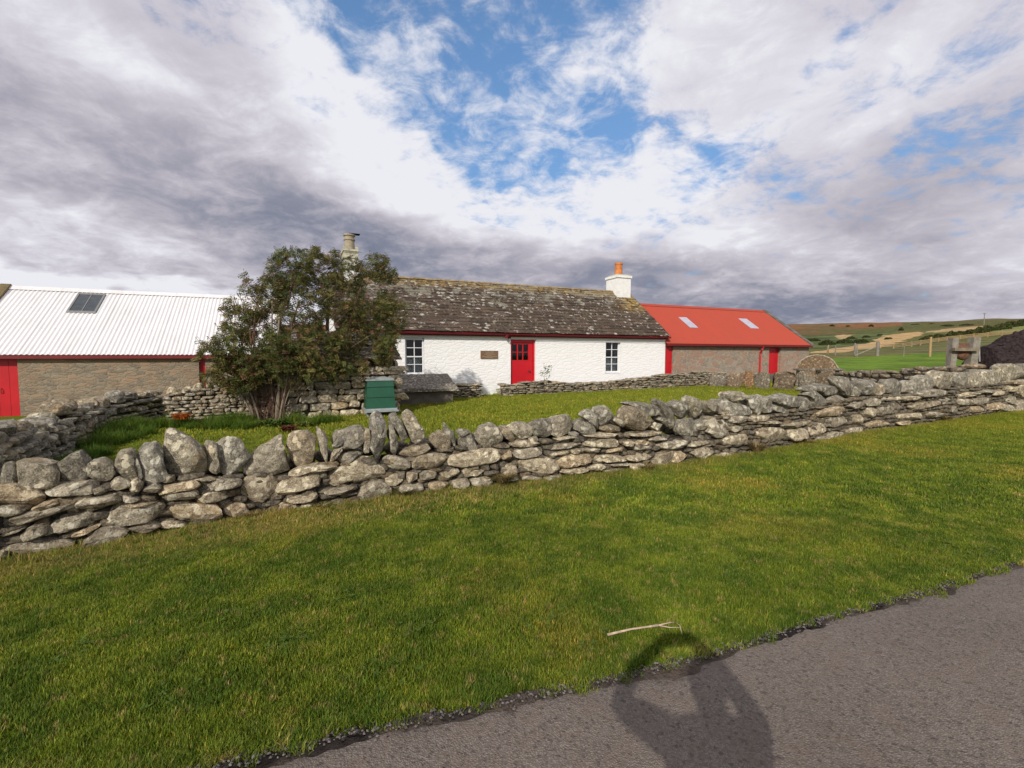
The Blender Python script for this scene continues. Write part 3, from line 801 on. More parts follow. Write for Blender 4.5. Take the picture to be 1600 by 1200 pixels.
def row_stones(m, path, u0, u1, zb, zt, v, depth, hs, ls, jit=.25, gap=.012, tk=1.0, N=14, rings=5, seed=0, flat=True, mi=0, rough=.08, ztjit=.0):
    """random coursed rubble between the heights zb(u) and zt(u)"""
    H = np.max([zt(u) - zb(u) for u in np.linspace(u0, u1, 30)])
    z = 0.0; k = seed
    while z < H - hs[0] * .5:
        h = rng.uniform(*hs)
        u = u0 - rng.uniform(0, ls[0])
        while u < u1:
            l = rng.uniform(*ls); c = u + l / 2
            b0 = zb(c); top = zt(c) - b0
            hh = h * rng.uniform(.8, 1.15)
            if z + hh * .6 < top and c > u0 - .1 and c < u1 + .1:
                a = b0 + z + rng.uniform(-.1, .1) * h; g = gap
                q = lambda s: rng.uniform(-jit, jit) * min(h, l) * s
                P = [(u + g + q(.5), a + g + q(.3)), (c + q(1), a + g * .5 + q(.3)), (u + l - g + q(.5), a + g + q(.4)), (u + l - g * .5 + q(.3), a + hh * .5 + q(.4)),
                     (u + l - g + q(.6), a + hh - g + q(.4)), (c + q(1), a + hh - g * .3 + q(.5)), (u + g + q(.6), a + hh - g + q(.5)), (u + g * .5 + q(.2), a + hh * .5 + q(.4))]
                k += 1
                rock(m, P, depth * rng.uniform(.8, 1.2), path.frame_at(c), rtint(tk), k * 13 + 5, N, rings, rough, .42, v + rng.uniform(-.02, .02), mi)
            u += l
        z += h * .96

def path_core(m, path, u0, u1, zb, zt, v0, v1, n=60, tint=(.35, .35, .35)):  # core tinted darker still, shade painted behind the joints
    us = np.linspace(u0, u1, n); a = path.xy(us, np.full(n, v0)); b = path.xy(us, np.full(n, v1))
    z0 = np.array([zb(u) for u in us]) - .15; z1 = np.array([zt(u) for u in us])
    P = np.stack([np.c_[a, z0], np.c_[a, z1], np.c_[b, z1], np.c_[b, z0]], 1)
    m.grid(P, 0, tint)
    for q, o in ((P[0], 1), (P[-1], -1)): m.add(q, [(0, 1, 2, 3)][::o], 0, tint)

def build_front_wall():
    o = FW.xy(np.array([FW.L / 2]), np.array([-.25]))[0]
    root = empty('drystone_wall', (o[0], o[1], 0), 'long lichened drystone wall with upright coping stones, between the mown verge and the garden', 'stone wall')
    U0, U1 = 0.0, FW.L
    core = MB()
    path_core(core, FW, U0, U1, lambda u: fw_base(u), lambda u: fw_top(u) - .04, -.10, -.44, 90)
    core.build('wall_core', MAT['fill'], root)
    m = MB()
    row_stones(m, FW, U0, U1, lambda u: fw_base(u) - .03, lambda u: fw_top(u) + .0, -.10, .16, (.05, .09), (.10, .26), seed=900, tk=.9, gap=.004, mi=1)
    row_stones(m, FW, U0, U1, lambda u: fw_base(u), lambda u: fw_top(u) - .0, -.46, .16, (.09, .15), (.2, .45), seed=1900, gap=.006)
    k = 0
    for (ox, oy, sc), polys in COURSE:
        for P in polys:
            k += 1
            pts = np.array([FW.cast(ox + x / sc, oy + y / sc, -.02) for x, y in P])
            c = pts[:, 0].mean(); cen = pts.mean(0); pts = cen + (pts - cen) * 1.085
            rock(m, pts, .24, FW.frame_at(c), rtint(1.0), k * 31 + 7, 44, 14, .16, .20, -.10 + rng.uniform(-.015, .03))
    m.build('stone_courses', [MAT['course'], MAT['fill']], root)
    k = 0
    for (ox, oy, sc), polys in COPE:
        for P in polys:
            k += 1
            vv = -.22
            pts = np.array([FW.cast(ox + x / sc, oy + y / sc, vv + .10) for x, y in P])
            c = pts[:, 0].mean(); w = np.ptp(pts[:, 0]); h = np.ptp(pts[:, 1])
            cen = pts.mean(0); pts = cen + (pts - cen) * 1.08
            dep = float(np.clip(.75 * max(w, h), .10, .34))
            m = MB(); rock(m, pts, dep, FW.frame_at(c), rtint(1.0), k * 17 + 3, 50, 18, .17, .26, vv + .14 - dep * .5 + .03)
            m.build('coping_stone', MAT['cope'], root)
    # second, smaller rank on the garden side of the coping
    m = MB(); u = 0.1
    while u < FW.L - .1:
        w = rng.uniform(.14, .34); h = rng.uniform(.10, .22); z = float(fw_top(u)) - .03
        P = [(u, z), (u + w, z), (u + w * 1.0, z + h * .7), (u + w * .6, z + h), (u + w * .2, z + h * .9), (u - .01, z + h * .5)]
        rock(m, P, .22, FW.frame_at(u), rtint(.85), int(u * 100), 18, 7, .14, .5, -.40); u += w * .9
    m.build('back_coping', MAT['cope'], root, smooth=True)
    return root
FRONT = build_front_wall()
# ------------------------------------------------------------------ facade frame: s along, d back, z up
U2 = np.array([UX, UY]); P2 = np.array([-UY, UX]); O2 = np.array([0.0, 19.82])
def W(s, d, z):
    return (O2[0] + U2[0] * s + P2[0] * d, O2[1] + U2[1] * s + P2[1] * d, z)
def WA(s, v, z):   # array frame for rocks, v = toward viewer (=-d)
    s, v, z = np.broadcast_arrays(s, v, z)
    return np.stack([O2[0] + U2[0] * s - P2[0] * v, O2[1] + U2[1] * s - P2[1] * v, z], -1)
def hit(px, py, d):
    r = ray(px, py); o = O2 + P2 * d
    A = np.array([[r[0], -U2[0]], [r[1], -U2[1]]]); t, s = np.linalg.solve(A, o)
    return float(s), float(CAMZ + r[2] * t)
def ztop(px, py, d): return hit(px, py, d)[1]
def sat(px, py, d): return hit(px, py, d)[0]
def roof_hit(px, py, d0, z0, slope):
    r = ray(px, py)   # plane z = z0 + slope*(d-d0)
    # point = r*t + (0,0,CAMZ);  d = (p - O2).P2
    # CAMZ + rz t = z0 + slope*((rx t*P2x + ry t*P2y) - O2.P2 - d0)
    k = O2 @ P2
    t = (z0 - slope * (k + d0) - CAMZ) / (r[2] - slope * (r[0] * P2[0] + r[1] * P2[1]))
    p = np.array([r[0] * t, r[1] * t]) - O2
    return float(p @ U2), float(p @ P2), CAMZ + r[2] * t

def wall_open(m, s0, s1, z0, z1, ops, d0, d1, mi=0, ztf=None, fr=W):
    """wall slab between depths d0 (front) and d1, with rectangular openings (sa, sb, za, zb) and their reveals"""
    ss = sorted({s0, s1, *[o[0] for o in ops], *[o[1] for o in ops]}); zs = sorted({z0, z1, *[o[2] for o in ops], *[o[3] for o in ops]})
    ss = [s for s in ss if s0 <= s <= s1]; zs = [z for z in zs if z0 <= z <= z1]
    inside = lambda s, z: any(o[0] < s < o[1] and o[2] < z < o[3] for o in ops)
    for i in range(len(ss) - 1):
        for j in range(len(zs) - 1):
            a, b, c, e = ss[i], ss[i + 1], zs[j], zs[j + 1]
            if inside((a + b) / 2, (c + e) / 2): continue
            m.add([fr(a, d0, c), fr(b, d0, c), fr(b, d0, e), fr(a, d0, e)], [(0, 1, 2, 3)], mi)
            m.add([fr(a, d1, c), fr(b, d1, c), fr(b, d1, e), fr(a, d1, e)], [(3, 2, 1, 0)], mi)
    for a, b, c, e in ops:
        m.add([fr(a, d0, c), fr(a, d1, c), fr(a, d1, e), fr(a, d0, e)], [(0, 1, 2, 3)], mi)
        m.add([fr(b, d0, c), fr(b, d1, c), fr(b, d1, e), fr(b, d0, e)], [(3, 2, 1, 0)], mi)
        m.add([fr(a, d0, e), fr(a, d1, e), fr(b, d1, e), fr(b, d0, e)], [(0, 1, 2, 3)], mi)
        if c > z0 + .01: m.add([fr(a, d0, c), fr(b, d0, c), fr(b, d1, c), fr(a, d1, c)], [(0, 1, 2, 3)], mi)
    m.add([fr(s0, d0, z1), fr(s1, d0, z1), fr(s1, d1, z1), fr(s0, d1, z1)], [(0, 1, 2, 3)], mi)
    m.add([fr(s0, d0, z0), fr(s0, d1, z0), fr(s0, d1, z1), fr(s0, d0, z1)], [(0, 1, 2, 3)], mi)
    m.add([fr(s1, d0, z0), fr(s1, d1, z0), fr(s1, d1, z1), fr(s1, d0, z1)], [(3, 2, 1, 0)], mi)

def gable(m, s0, s1, dR, z0, zf, D, mi=0):
    """pentagon prism; zf(d): underside of roof"""
    ds = [.502, dR, D - .502]
    pr = [(.502, z0), (.502, zf(.502)), (dR, zf(dR)), (D - .502, zf(D - .502)), (D - .502, z0)]
    a = [W(s0, d, z) for d, z in pr]; b = [W(s1, d, z) for d, z in pr]
    n = 5; F = [tuple(range(5)), tuple(range(9, 4, -1))] + [(i, i + 5, (i + 1) % 5 + 5, (i + 1) % 5) for i in range(5)]
    m.add(a + b, F, mi)

def corrugated(m, s0, s1, d0, z0, d1, z1, per=.1, amp=.012, thick=.006, mi=0, lift=0.0):
    n = int((s1 - s0) / per * 8) + 1
    s = np.linspace(s0, s1, n); h = amp * np.sin(2 * np.pi * s / per) + lift
    sl = np.array([d1 - d0, z1 - z0]); L = np.linalg.norm(sl); nn = np.array([-sl[1], sl[0]]) / L
    if nn[1] < 0: nn = -nn
    for t in (0.0, -thick):
        r = []
        for k in (0.0, 1.0):
            d = d0 + (d1 - d0) * k + nn[0] * (h + t); z = z0 + (z1 - z0) * k + nn[1] * (h + t)
            r.append(np.stack([O2[0] + U2[0] * s + P2[0] * d, O2[1] + U2[1] * s + P2[1] * d, z], -1))
        G = np.stack(r, 0)
        m.grid(G if t == 0 else G[::-1], mi)

def window(root, sa, sb, za, zb, d, cols=2, rows=4, curtain=True, name='window'):
    fw = .055
    m = MB(); dd = d; de = d + .07
    m.box(sa, sa + fw, dd, de, za, zb, W); m.box(sb - fw, sb, dd, de, za, zb, W)
    m.box(sa + fw, sb - fw, dd, de, zb - fw * 1.3, zb, W); m.box(sa + fw, sb - fw, dd, de, za, za + fw * 1.2, W)
    f = m.build(name, MAT['white_paint'], root); sub(f, root)
    mid = (za + zb) / 2 - .02
    m = MB(); x0, x1 = sa + fw, sb - fw
    m.box(x0, x1, dd - .012, de - .02, mid - .022, mid + .022, W)
    for r in range(rows + 1):
        if r in (0, rows, rows // 2): continue
        z = za + fw + (zb - za - 2 * fw) * r / rows
        m.box(x0, x1, dd + .008, de - .02, z - .013, z + .013, W)
    for c in range(1, cols):
        x = x0 + (x1 - x0) * c / cols
        m.box(x - .013, x + .013, dd + .005, de - .022, za + fw, mid - .022, W); m.box(x - .013, x + .013, dd + .005, de - .022, mid + .022, zb - fw, W)
    m.build('glazing_bars', MAT['white_paint'], f)
    m = MB(); m.add([W(x0, de - .03, za + fw), W(x1, de - .03, za + fw), W(x1, de - .03, zb - fw), W(x0, de - .03, zb - fw)], [(0, 1, 2, 3)])
    m.build('pane', MAT['glass'], f)
    m = MB(); m.box(sa - .04, sb + .04, d - .10, d + .02, za - .05, za - .002, W); m.build('sill', MAT['white_paint'], f)
    if curtain:
        n = 60; s = np.linspace(x0, x1, n); dv = de + .05 + .018 * np.sin(s * 55) + .01 * np.sin(s * 91)
        G = np.stack([np.stack([O2[0] + U2[0] * s + P2[0] * dv, O2[1] + U2[1] * s + P2[1] * dv, np.full(n, z)], -1) for z in (za + fw, mid - .01)], 0)
        m = MB(); m.grid(G); m.build('lace_curtain', MAT['lace'], f, smooth=True)
    return f

# ================================================================== the cottage
EV = -.20; DR = 3.0; DEP = 6.0
def build_cottage():
    s0 = sat(529, 516, 0); s1 = sat(1039, 560, 0)
    zE = .5 * (ztop(612, 518, EV) + ztop(1040, 524.5, EV)); zR = .5 * (ztop(640, 436, DR) + ztop(945, 455, DR))
    slope = (zR - zE) / (DR - EV); rz = lambda d: zE + slope * (d - EV) if d <= DR else zR - slope * (d - DR)
    root = empty('cottage', W((s0 + s1) / 2, 3, 0), 'low whitewashed cottage with lichened stone flag roof, red door and two chimneys', 'cottage')
    G0 = -.45
    # openings
    w1 = (sat(633, 555, 0), sat(663.5, 555, 0), ztop(648, 586, 0), ztop(648, 527.5, 0))
    w2 = (sat(946.5, 555, 0), sat(969.5, 555, 0), ztop(958, 583, 0), ztop(958, 532.5, 0))
    dz0 = ztop(818, 603, 0); dr = (sat(798, 560, 0), sat(837, 560, 0), dz0, ztop(818, 530.5, 0))
    m = MB(); wt = rz(0) - .10
    wall_open(m, s0, s1, G0, wt, [w1, w2, dr], 0, .5)
    wall_open(m, s0, s1, G0, rz(DEP) - .10, [], DEP - .5, DEP)
    ruf = lambda d: rz(d) - .07
    gable(m, s0, s0 + .5, DR, G0, ruf, DEP); gable(m, s1 - .5, s1, DR, G0, ruf, DEP)
    wl = m.build('wall', MAT['white_wall'], root)
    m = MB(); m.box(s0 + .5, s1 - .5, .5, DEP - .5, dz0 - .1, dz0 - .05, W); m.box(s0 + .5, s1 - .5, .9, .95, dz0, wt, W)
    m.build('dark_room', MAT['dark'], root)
    for w in (w1, w2):
        window(root, w[0] + .012, w[1] - .012, w[2] + .03, w[3] - .01, .10)
    # lime render band above the right windows: thick smooth strip under the eave
    m = MB(); m.box(dr[1] + .03, s1 - .02, -.028, -.002, ztop(900, 534, 0), ztop(900, 531, 0) + .02, W)
    m.build('lime_ledge', MAT['white_wall'], root)
    # door
    a, b, c, e = dr; fw = .07
    m = MB(); m.box(a, a + fw, .10, .20, c, e, W); m.box(b - fw, b, .10, .20, c, e, W); m.box(a + fw, b - fw, .10, .20, e - .13, e, W)
    df = m.build('door_frame', MAT['red'], root)
    m = MB(); A, B, E = a + fw + .006, b - fw - .006, e - .136
    pw0, pw1 = A + .05, A + (B - A) * .79; pz1 = E - .06; pz0 = E - (E - c) * .40
    D0, D1 = .14, .185
    m.box(A, pw0, D0, D1, c + .01, E, W); m.box(pw1, B, D0, D1, c + .01, E, W)
    m.box(pw0, pw1, D0, D1, c + .01, pz0, W); m.box(pw0, pw1, D0, D1, pz1, E, W)
    for k in (1, 2):
        x = pw0 + (pw1 - pw0) * k / 3; m.box(x - .022, x + .022, D0 + .004, D1, pz0, pz1, W)
    z = (pz0 + pz1) / 2
    for k in range(3):
        x0 = pw0 + (pw1 - pw0) * k / 3 + (.022 if k else 0); x1 = pw0 + (pw1 - pw0) * (k + 1) / 3 - (.022 if k < 2 else 0)
        m.box(x0, x1, D0 + .004, D1, z - .014, z + .014, W)
    door = m.build('door', MAT['red'], root); sub(door, root)
    m = MB(); m.add([W(pw0, D1 - .012, pz0), W(pw1, D1 - .012, pz0), W(pw1, D1 - .012, pz1), W(pw0, D1 - .012, pz1)], [(0, 1, 2, 3)]); m.build('pane', MAT['glass'], door)
    m = MB(); kx, kz = A + (B - A) * .84, c + (E - c) * .33
    m.tube([W(kx, D0 + .001, kz), W(kx, D0 - .02, kz), W(kx, D0 - .03, kz), W(kx, D0 - .055, kz), W(kx, D0 - .065, kz)], [.04, .03, .018, .036, .02], 14)
    m.build('handle', MAT['brass'], door, smooth=True)
    m = MB(); m.box(a - .05, b + .05, -.25, .12, c - .09, c - .003, W); m.build('doorstep', MAT['slab'], root)
    # roof flags
    m = MB(); mR = 0
    SL = math.hypot(DR - EV, zR - zE); ca, sa_ = (DR - EV) / SL, (zR - zE) / SL
    for side in (1, -1):
        rows = 17; hrow = SL / rows
        for r in range(rows):
            t0 = r * hrow; u = s0 - .16 - rng.uniform(0, .3)
            th = .028
            while u < s1 + .12:
                w = rng.uniform(.28, .75)
                a, b = max(u, s0 - .15) + .004, min(u + w, s1 + .12) - .004
                u += w
                if b - a < .05: continue
                th = rng.uniform(.02, .038); j = rng.uniform(-.018, .018); lift = rng.uniform(0, .012); tt0 = t0 + j - .01; tt1 = t0 + hrow + .06
                if r == rows - 1: tt1 = SL
                g = rng.uniform(.72, 1.28); tn = (g * rng.uniform(.95, 1.08), g, g * rng.uniform(.92, 1.02))
                def fr(x, tt, n):
                    d = EV + tt * ca - n * sa_; zz = zE + tt * sa_ + n * ca
                    return W(x, d if side == 1 else 2 * DR - d, zz)
                la, lb = .022 + lift, .0 + lift * .3
                c8 = [fr(a, tt0, la), fr(a, tt1, lb), fr(b, tt1, lb), fr(b, tt0, la + rng.uniform(-.004, .004)),
                      fr(a + rng.uniform(0, .02), tt0 + rng.uniform(-.015, .015), la + th), fr(a, tt1, lb + th), fr(b, tt1, lb + th), fr(b - rng.uniform(0, .02), tt0 + rng.uniform(-.015, .015), la + th)]
                if side == -1: c8 = [c8[i] for i in (3, 2, 1, 0, 7, 6, 5, 4)]
                m.box8(c8, 0, tn)
        # boarding below
        def fb(x, tt, n):
            d = EV + tt * ca - n * sa_; zz = zE + tt * sa_ + n * ca
            return W(x, d if side == 1 else 2 * DR - d, zz)
        m.box(s0 - .1, s1 + .08, .03, SL - .002, -.055, -.004, fb, 0, (.5, .5, .5))
    roof = m.build('roof', MAT['roof_flag'], root); sub(roof, root)
    m = MB(); u = s0 - .15; 
    while u < s1 - .9:
        w = rng.uniform(.35, .55); b = min(u + w, s1 - .85)
        r = .10 + rng.uniform(-.006, .006); zc = zR - .01 + rng.uniform(-.008, .008); n = 9
        V = []
        for x in (u + .004, b - .004):
            for q in (r, r - .02):
                for k in range(n):
                    t = math.pi * k / (n - 1); V.append(W(x, DR + 1.35 * q * math.cos(t), zc + q * math.sin(t) * .9))
        F = [(k, k + 1, 2 * n + k + 1, 2 * n + k) for k in range(n - 1)] + [(k, n + k, n + k + 1, k + 1) for k in range(n - 1)] + [(2 * n + k + 1, 3 * n + k + 1, 3 * n + k, 2 * n + k) for k in range(n - 1)] + [(0, 2 * n, 3 * n, n), (n - 1, 2 * n - 1, 4 * n - 1, 3 * n - 1)]
        m.add(V, F); u = b
        if b >= s1 - .86: break
    m.build('ridge_tiles', MAT['ridge'], roof)
    # gutter (red, half round) and brackets
    m = MB(); gz0 = zE - .035; n = 9; V = []
    ends = (s0 - .05, s1 + .10)
    for x in ends:
        for q in (.062, .052):
            for k in range(n):
                t = math.pi + math.pi * k / (n - 1); V.append(W(x, EV - .045 + q * math.cos(t), gz0 + q * math.sin(t)))
    F = [(k, k + 1, 2 * n + k + 1, 2 * n + k) for k in range(n - 1)] + [(n + k + 1, n + k, 3 * n + k, 3 * n + k + 1) for k in range(n - 1)] + [(0, 2 * n, 3 * n, n), (n - 1, 2 * n - 1, 4 * n - 1, 3 * n - 1)] + [(k, n + k, n + k + 1, k + 1) for k in range(n - 1)] + [(2 * n + k, 2 * n + k + 1, 3 * n + k + 1, 3 * n + k) for k in range(n - 1)]
    m.add(V, F)
    m.build('gutter', MAT['red_dull'], root)
    m = MB(); m.box(s0 - .02, s1 + .02, EV + .03, EV + .055, zE - .15, zE - .01, W); m.build('fascia', MAT['red_dull'], root)
    m = MB(); m.box(s0 + .002, s1 - .002, EV + .056, -.003, zE - .13, zE - .105, W); m.build('soffit', MAT['white_paint'], root)
    # chimneys
    def chim(pxl, pxr, pxb, ytop, potx, poty, potc, mat, capm, stepped, dcen):
        dF = dcen - .50; sL = sat(pxl, ytop + 15, dF); sR = sat(pxr, ytop + 15, dF); dB = dcen + .50
        zt = ztop((pxl + pxr) / 2, ytop, dF)
        m = MB(); zb = rz(dF) - .25
        m.box(sL, sR, dF, dB, zb, zt - .17, W)
        ch = m.build('chimney', mat, root); sub(ch, root)
        m = MB()
        if stepped:
            m.box(sL - .05, sR + .05, dF - .05, dB + .05, zt - .17, zt - .10, W); m.box(sL - .01, sR + .01, dF - .01, dB + .01, zt - .10, zt + .12, W)
            m.box(sL - .05, sR + .05, dF - .05, dB + .05, zt + .12, zt + .19, W)
            for cx in (sL - .03, sR + .03 - .12):
                for cd in (dF - .03, dB - .09): m.box(cx, cx + .12, cd, cd + .12, zt + .19, zt + .31, W)
            zz = zt + .19
        else:
            m.box(sL - .05, sR + .05, dF - .05, dB + .05, zt - .17, zt - .05, W)
            V = [W(sL - .03, dF - .03, zt - .05), W(sR + .03, dF - .03, zt - .05), W(sR + .03, dB + .03, zt - .05), W(sL - .03, dB + .03, zt - .05), W(sL + .12, dF + .18, zt + .05), W(sR - .12, dF + .18, zt + .05), W(sR - .12, dB - .18, zt + .05), W(sL + .12, dB - .18, zt + .05)]
            m.add(V, [(0, 1, 5, 4), (1, 2, 6, 5), (2, 3, 7, 6), (3, 0, 4, 7), (4, 5, 6, 7)], 1)
            zz = zt + .02
        m.build('chimney_cap', [capm, MAT['cap']], ch)
        cx = (sL + sR) / 2; dC = dcen; pr = potx / FPX * 26 * .5 * (1 if not stepped else .86)
        pz = zz + poty
        m = MB(); q = lambda z: W(cx, dC, z)
        if stepped: m.tube([q(zz - .05), q(zz + .05), q(zz + poty * .62), q(zz + poty * .66), q(zz + poty * .72), q(zz + poty * .76), q(pz - .07), q(pz - .06), q(pz), q(pz), q(pz - .3)], [pr, pr, pr * .9, pr * 1.08, pr * 1.08, pr * .9, pr * .9, pr * 1.1, pr * 1.1, pr * .8, pr * .75], 20, cap=True)
        else: m.tube([q(zz - .05), q(pz - .1), q(pz - .09), q(pz), q(pz), q(pz - .3)], [pr * 1.05, pr * .95, pr * 1.06, pr * 1.06, pr * .85, pr * .8], 20)
        p = m.build('chimney_pot', potc, ch)
        if stepped:
            m = MB(); m.box(cx - .02, cx + pr * 1.9, dC - .12, dC + .12, pz + .02, pz + .05, W); m.build('cowl_slate', MAT['slab'], ch)
            m = MB(); m.tube([W(sL - .02, dF - .06, zt + .08), W(sR + .16, dF - .06, zt + .10)], .012, 6); m.build('aerial_bracket', MAT['wire'], ch)
    chim(965, 985.5, 946, 429, 11.5, .66, MAT['pot_orange'], MAT['chim_white'], MAT['chim_white'], False, DR)
    chim(538, 559, 526, 397, 14.5, .70, MAT['pot_tan'], MAT['dirty_white'], MAT['cap'], True, DR)
    # red lamp by the door with its white pipe
    lx, lz = sat(795, 526, -.1), ztop(795, 526, -.1)
    m = MB(); m.tube([W(lx + .05, -.001, lz), W(lx + .02, -.10, lz + .03), W(lx - .06, -.18, lz + .02)], .022, 8)
    m.tube([W(lx - .06, -.17, lz + .02), W(lx - .12, -.22, lz + .03), W(lx - .20, -.26, lz + .01)], [.03, .07, .085], 12); m.box(lx + .0, lx + .12, -.05, -.002, lz - .08, lz + .08, W)
    m.build('lamp', MAT['red_dull'], root)
    m = MB(); m.tube([W(lx + .06, -.04, lz - .08), W(lx + .06, -.045, lz - .22)], [.04, .05], 10); m.tube([W(lx + .06, -.045, lz - .22), W(lx + .06, -.045, lz - .27)], [.05, .02], 10)
    m.build('junction_box', MAT['white_paint'], root)
    m = MB(); cx = sat(838.5, 524, -.1); cz = zE
    m.tube([W(cx - .03, EV - .01, cz - .08), W(cx - .05, -.10, cz - .12), W(cx + .04, -.04, cz - .2), W(cx + .02, -.03, cz - .30)], .012, 6); m.build('cable', MAT['white_paint'], root)
    # plaque
    a, b, c, e = sat(751, 554, -.02), sat(778, 554, -.02), ztop(764, 560.5, -.02), ztop(764, 548, -.02)
    m = MB(); m.box(a, b, -.03, -.001, c, e, W)
    m.box(a, b, -.036, -.0302, e - .02, e - .001, W); m.box(a, b, -.036, -.0302, c + .001, c + .02, W)
    pl = m.build('plaque', MAT['plaque'], root); sub(pl, root); tag(pl, 'bronze coloured plaque on white wall')
    rows = [(.24, .76), (.30, .72), (.22, .80), (.36, .64), (.10, .92), (.28, .66)]
    for i, (f0, f1) in enumerate(rows):
        m = MB(); z = e - .05 - (e - c - .09) * i / 5; x = a + (b - a) * f0
        while x < a + (b - a) * f1:
            l = rng.uniform(.012, .03); m.box(x, x + l, -.034, -.0303, z - .008, z + .010, W); x += l + rng.uniform(.006, .016)
        m.build('text_line', MAT['plaque_letters'], pl)
    return dict(s0=s0, s1=s1, zE=zE, zR=zR, rz=rz, dr=dr)
CT = build_cottage()

def barn(name, label, s0, s1, zE, zR, DR_, DEP_, wallm, tinm, openings, G0=-.5, gut=True, per=.1, left_skew=None, right_skew=None, EVb=-.18, redge=MAT['red_dull']):
    root = empty(name, W((s0 + s1) / 2, 3, 0), label, 'barn')
    slope = (zR - zE) / (DR_ - EVb); rz = lambda d: zE + slope * (d - EVb) if d <= DR_ else zR - slope * (d - DR_)
    m = MB(); wt = rz(0) - .05
    wall_open(m, s0, s1, G0, wt, openings, 0, .5); wall_open(m, s0, s1, G0, rz(DEP_) - .05, [], DEP_ - .5, DEP_)
    ruf = lambda d: rz(d) - .04
    gable(m, s0, s0 + .45, DR_, G0, ruf, DEP_); gable(m, s1 - .45, s1, DR_, G0, ruf, DEP_)
    m.build('wall', wallm, root)
    m = MB(); a, b = s0 - (0 if left_skew else .08), s1 + (0 if right_skew else .08)
    corrugated(m, a, b, EVb, zE, DR_, zR, per, .013); corrugated(m, a, b, 2 * DR_ - EVb, zE, DR_, zR, per, .013)
    roof = m.build('roof', tinm, root, smooth=True); sub(roof, root)
    # ridge capping
    m = MB(); sl = (zR - zE) / (DR_ - EVb); w = .17
    for sg in (-1, 1):
        V = [W(a, DR_ + sg * w, zR - w * sl + .035), W(b, DR_ + sg * w, zR - w * sl + .035), W(b, DR_, zR + .05), W(a, DR_, zR + .05),
             W(a, DR_ + sg * w, zR - w * sl + .028), W(b, DR_ + sg * w, zR - w * sl + .028), W(b, DR_, zR + .043), W(a, DR_, zR + .043)]
        m.box8(V)
    m.build('ridge_cap', tinm, roof)
    m = MB(); m.box(s0 - .02, s1 + .02, EVb + .02, EVb + .05, zE - .12, zE - .016, W); m.box(s0, s1, EVb + .051, -.002, zE - .11, zE - .09, W)
    m.build('fascia', redge, root)
    for sk, x0, x1 in ((left_skew, s0 - .12, s0 + .13), (right_skew, s1 - .13, s1 + .12)):
        if not sk: continue
        m = MB(); n = 7
        for side in (1, -1):
            for i in range(n):
                f0, f1 = i / n, (i + 1) / n - .004
                d0 = EVb - .05 + (DR_ - EVb + .05) * f0; d1 = EVb - .05 + (DR_ - EVb + .05) * f1
                q = lambda d: (d if side == 1 else 2 * DR_ - d)
                h = .09 + rng.uniform(-.01, .02)
                V = [(x0, d0, rz(d0) - .10), (x0, d1, rz(d1) - .10), (x1, d1, rz(d1) - .10), (x1, d0, rz(d0) - .10), (x0, d0, rz(d0) + h), (x0, d1, rz(d1) + h), (x1, d1, rz(d1) + h), (x1, d0, rz(d0) + h)]
                V = [W(x, q(d), z) for x, d, z in V]
                if side == -1: V = [V[i] for i in (3, 2, 1, 0, 7, 6, 5, 4)]
                m.box8(V)
        m.build('skew_stones', sk, root)
    return root, rz, slope, roof

def plank_door(root, a, b, c, e, d, planks=5, handle=True, mat=None):
    m = MB(); n = planks
    for i in range(n):
        x0 = a + (b - a) * i / n + .003; x1 = a + (b - a) * (i + 1) / n - .003
        m.box(x0, x1, d, d + .035, c, e, W)
    m.box(a, b, d + .036, d + .05, c, e, W)
    o = m.build('door', mat or MAT['red'], root); sub(o, root)
    if handle:
        m = MB(); hx = a + (b - a) * .75; hz = c + (e - c) * .5
        m.tube([W(hx, d - .001, hz - .07), W(hx, d - .04, hz - .05), W(hx, d - .04, hz + .05), W(hx, d - .001, hz + .07)], .009, 6); m.build('handle', MAT['brass'], o)
    return o

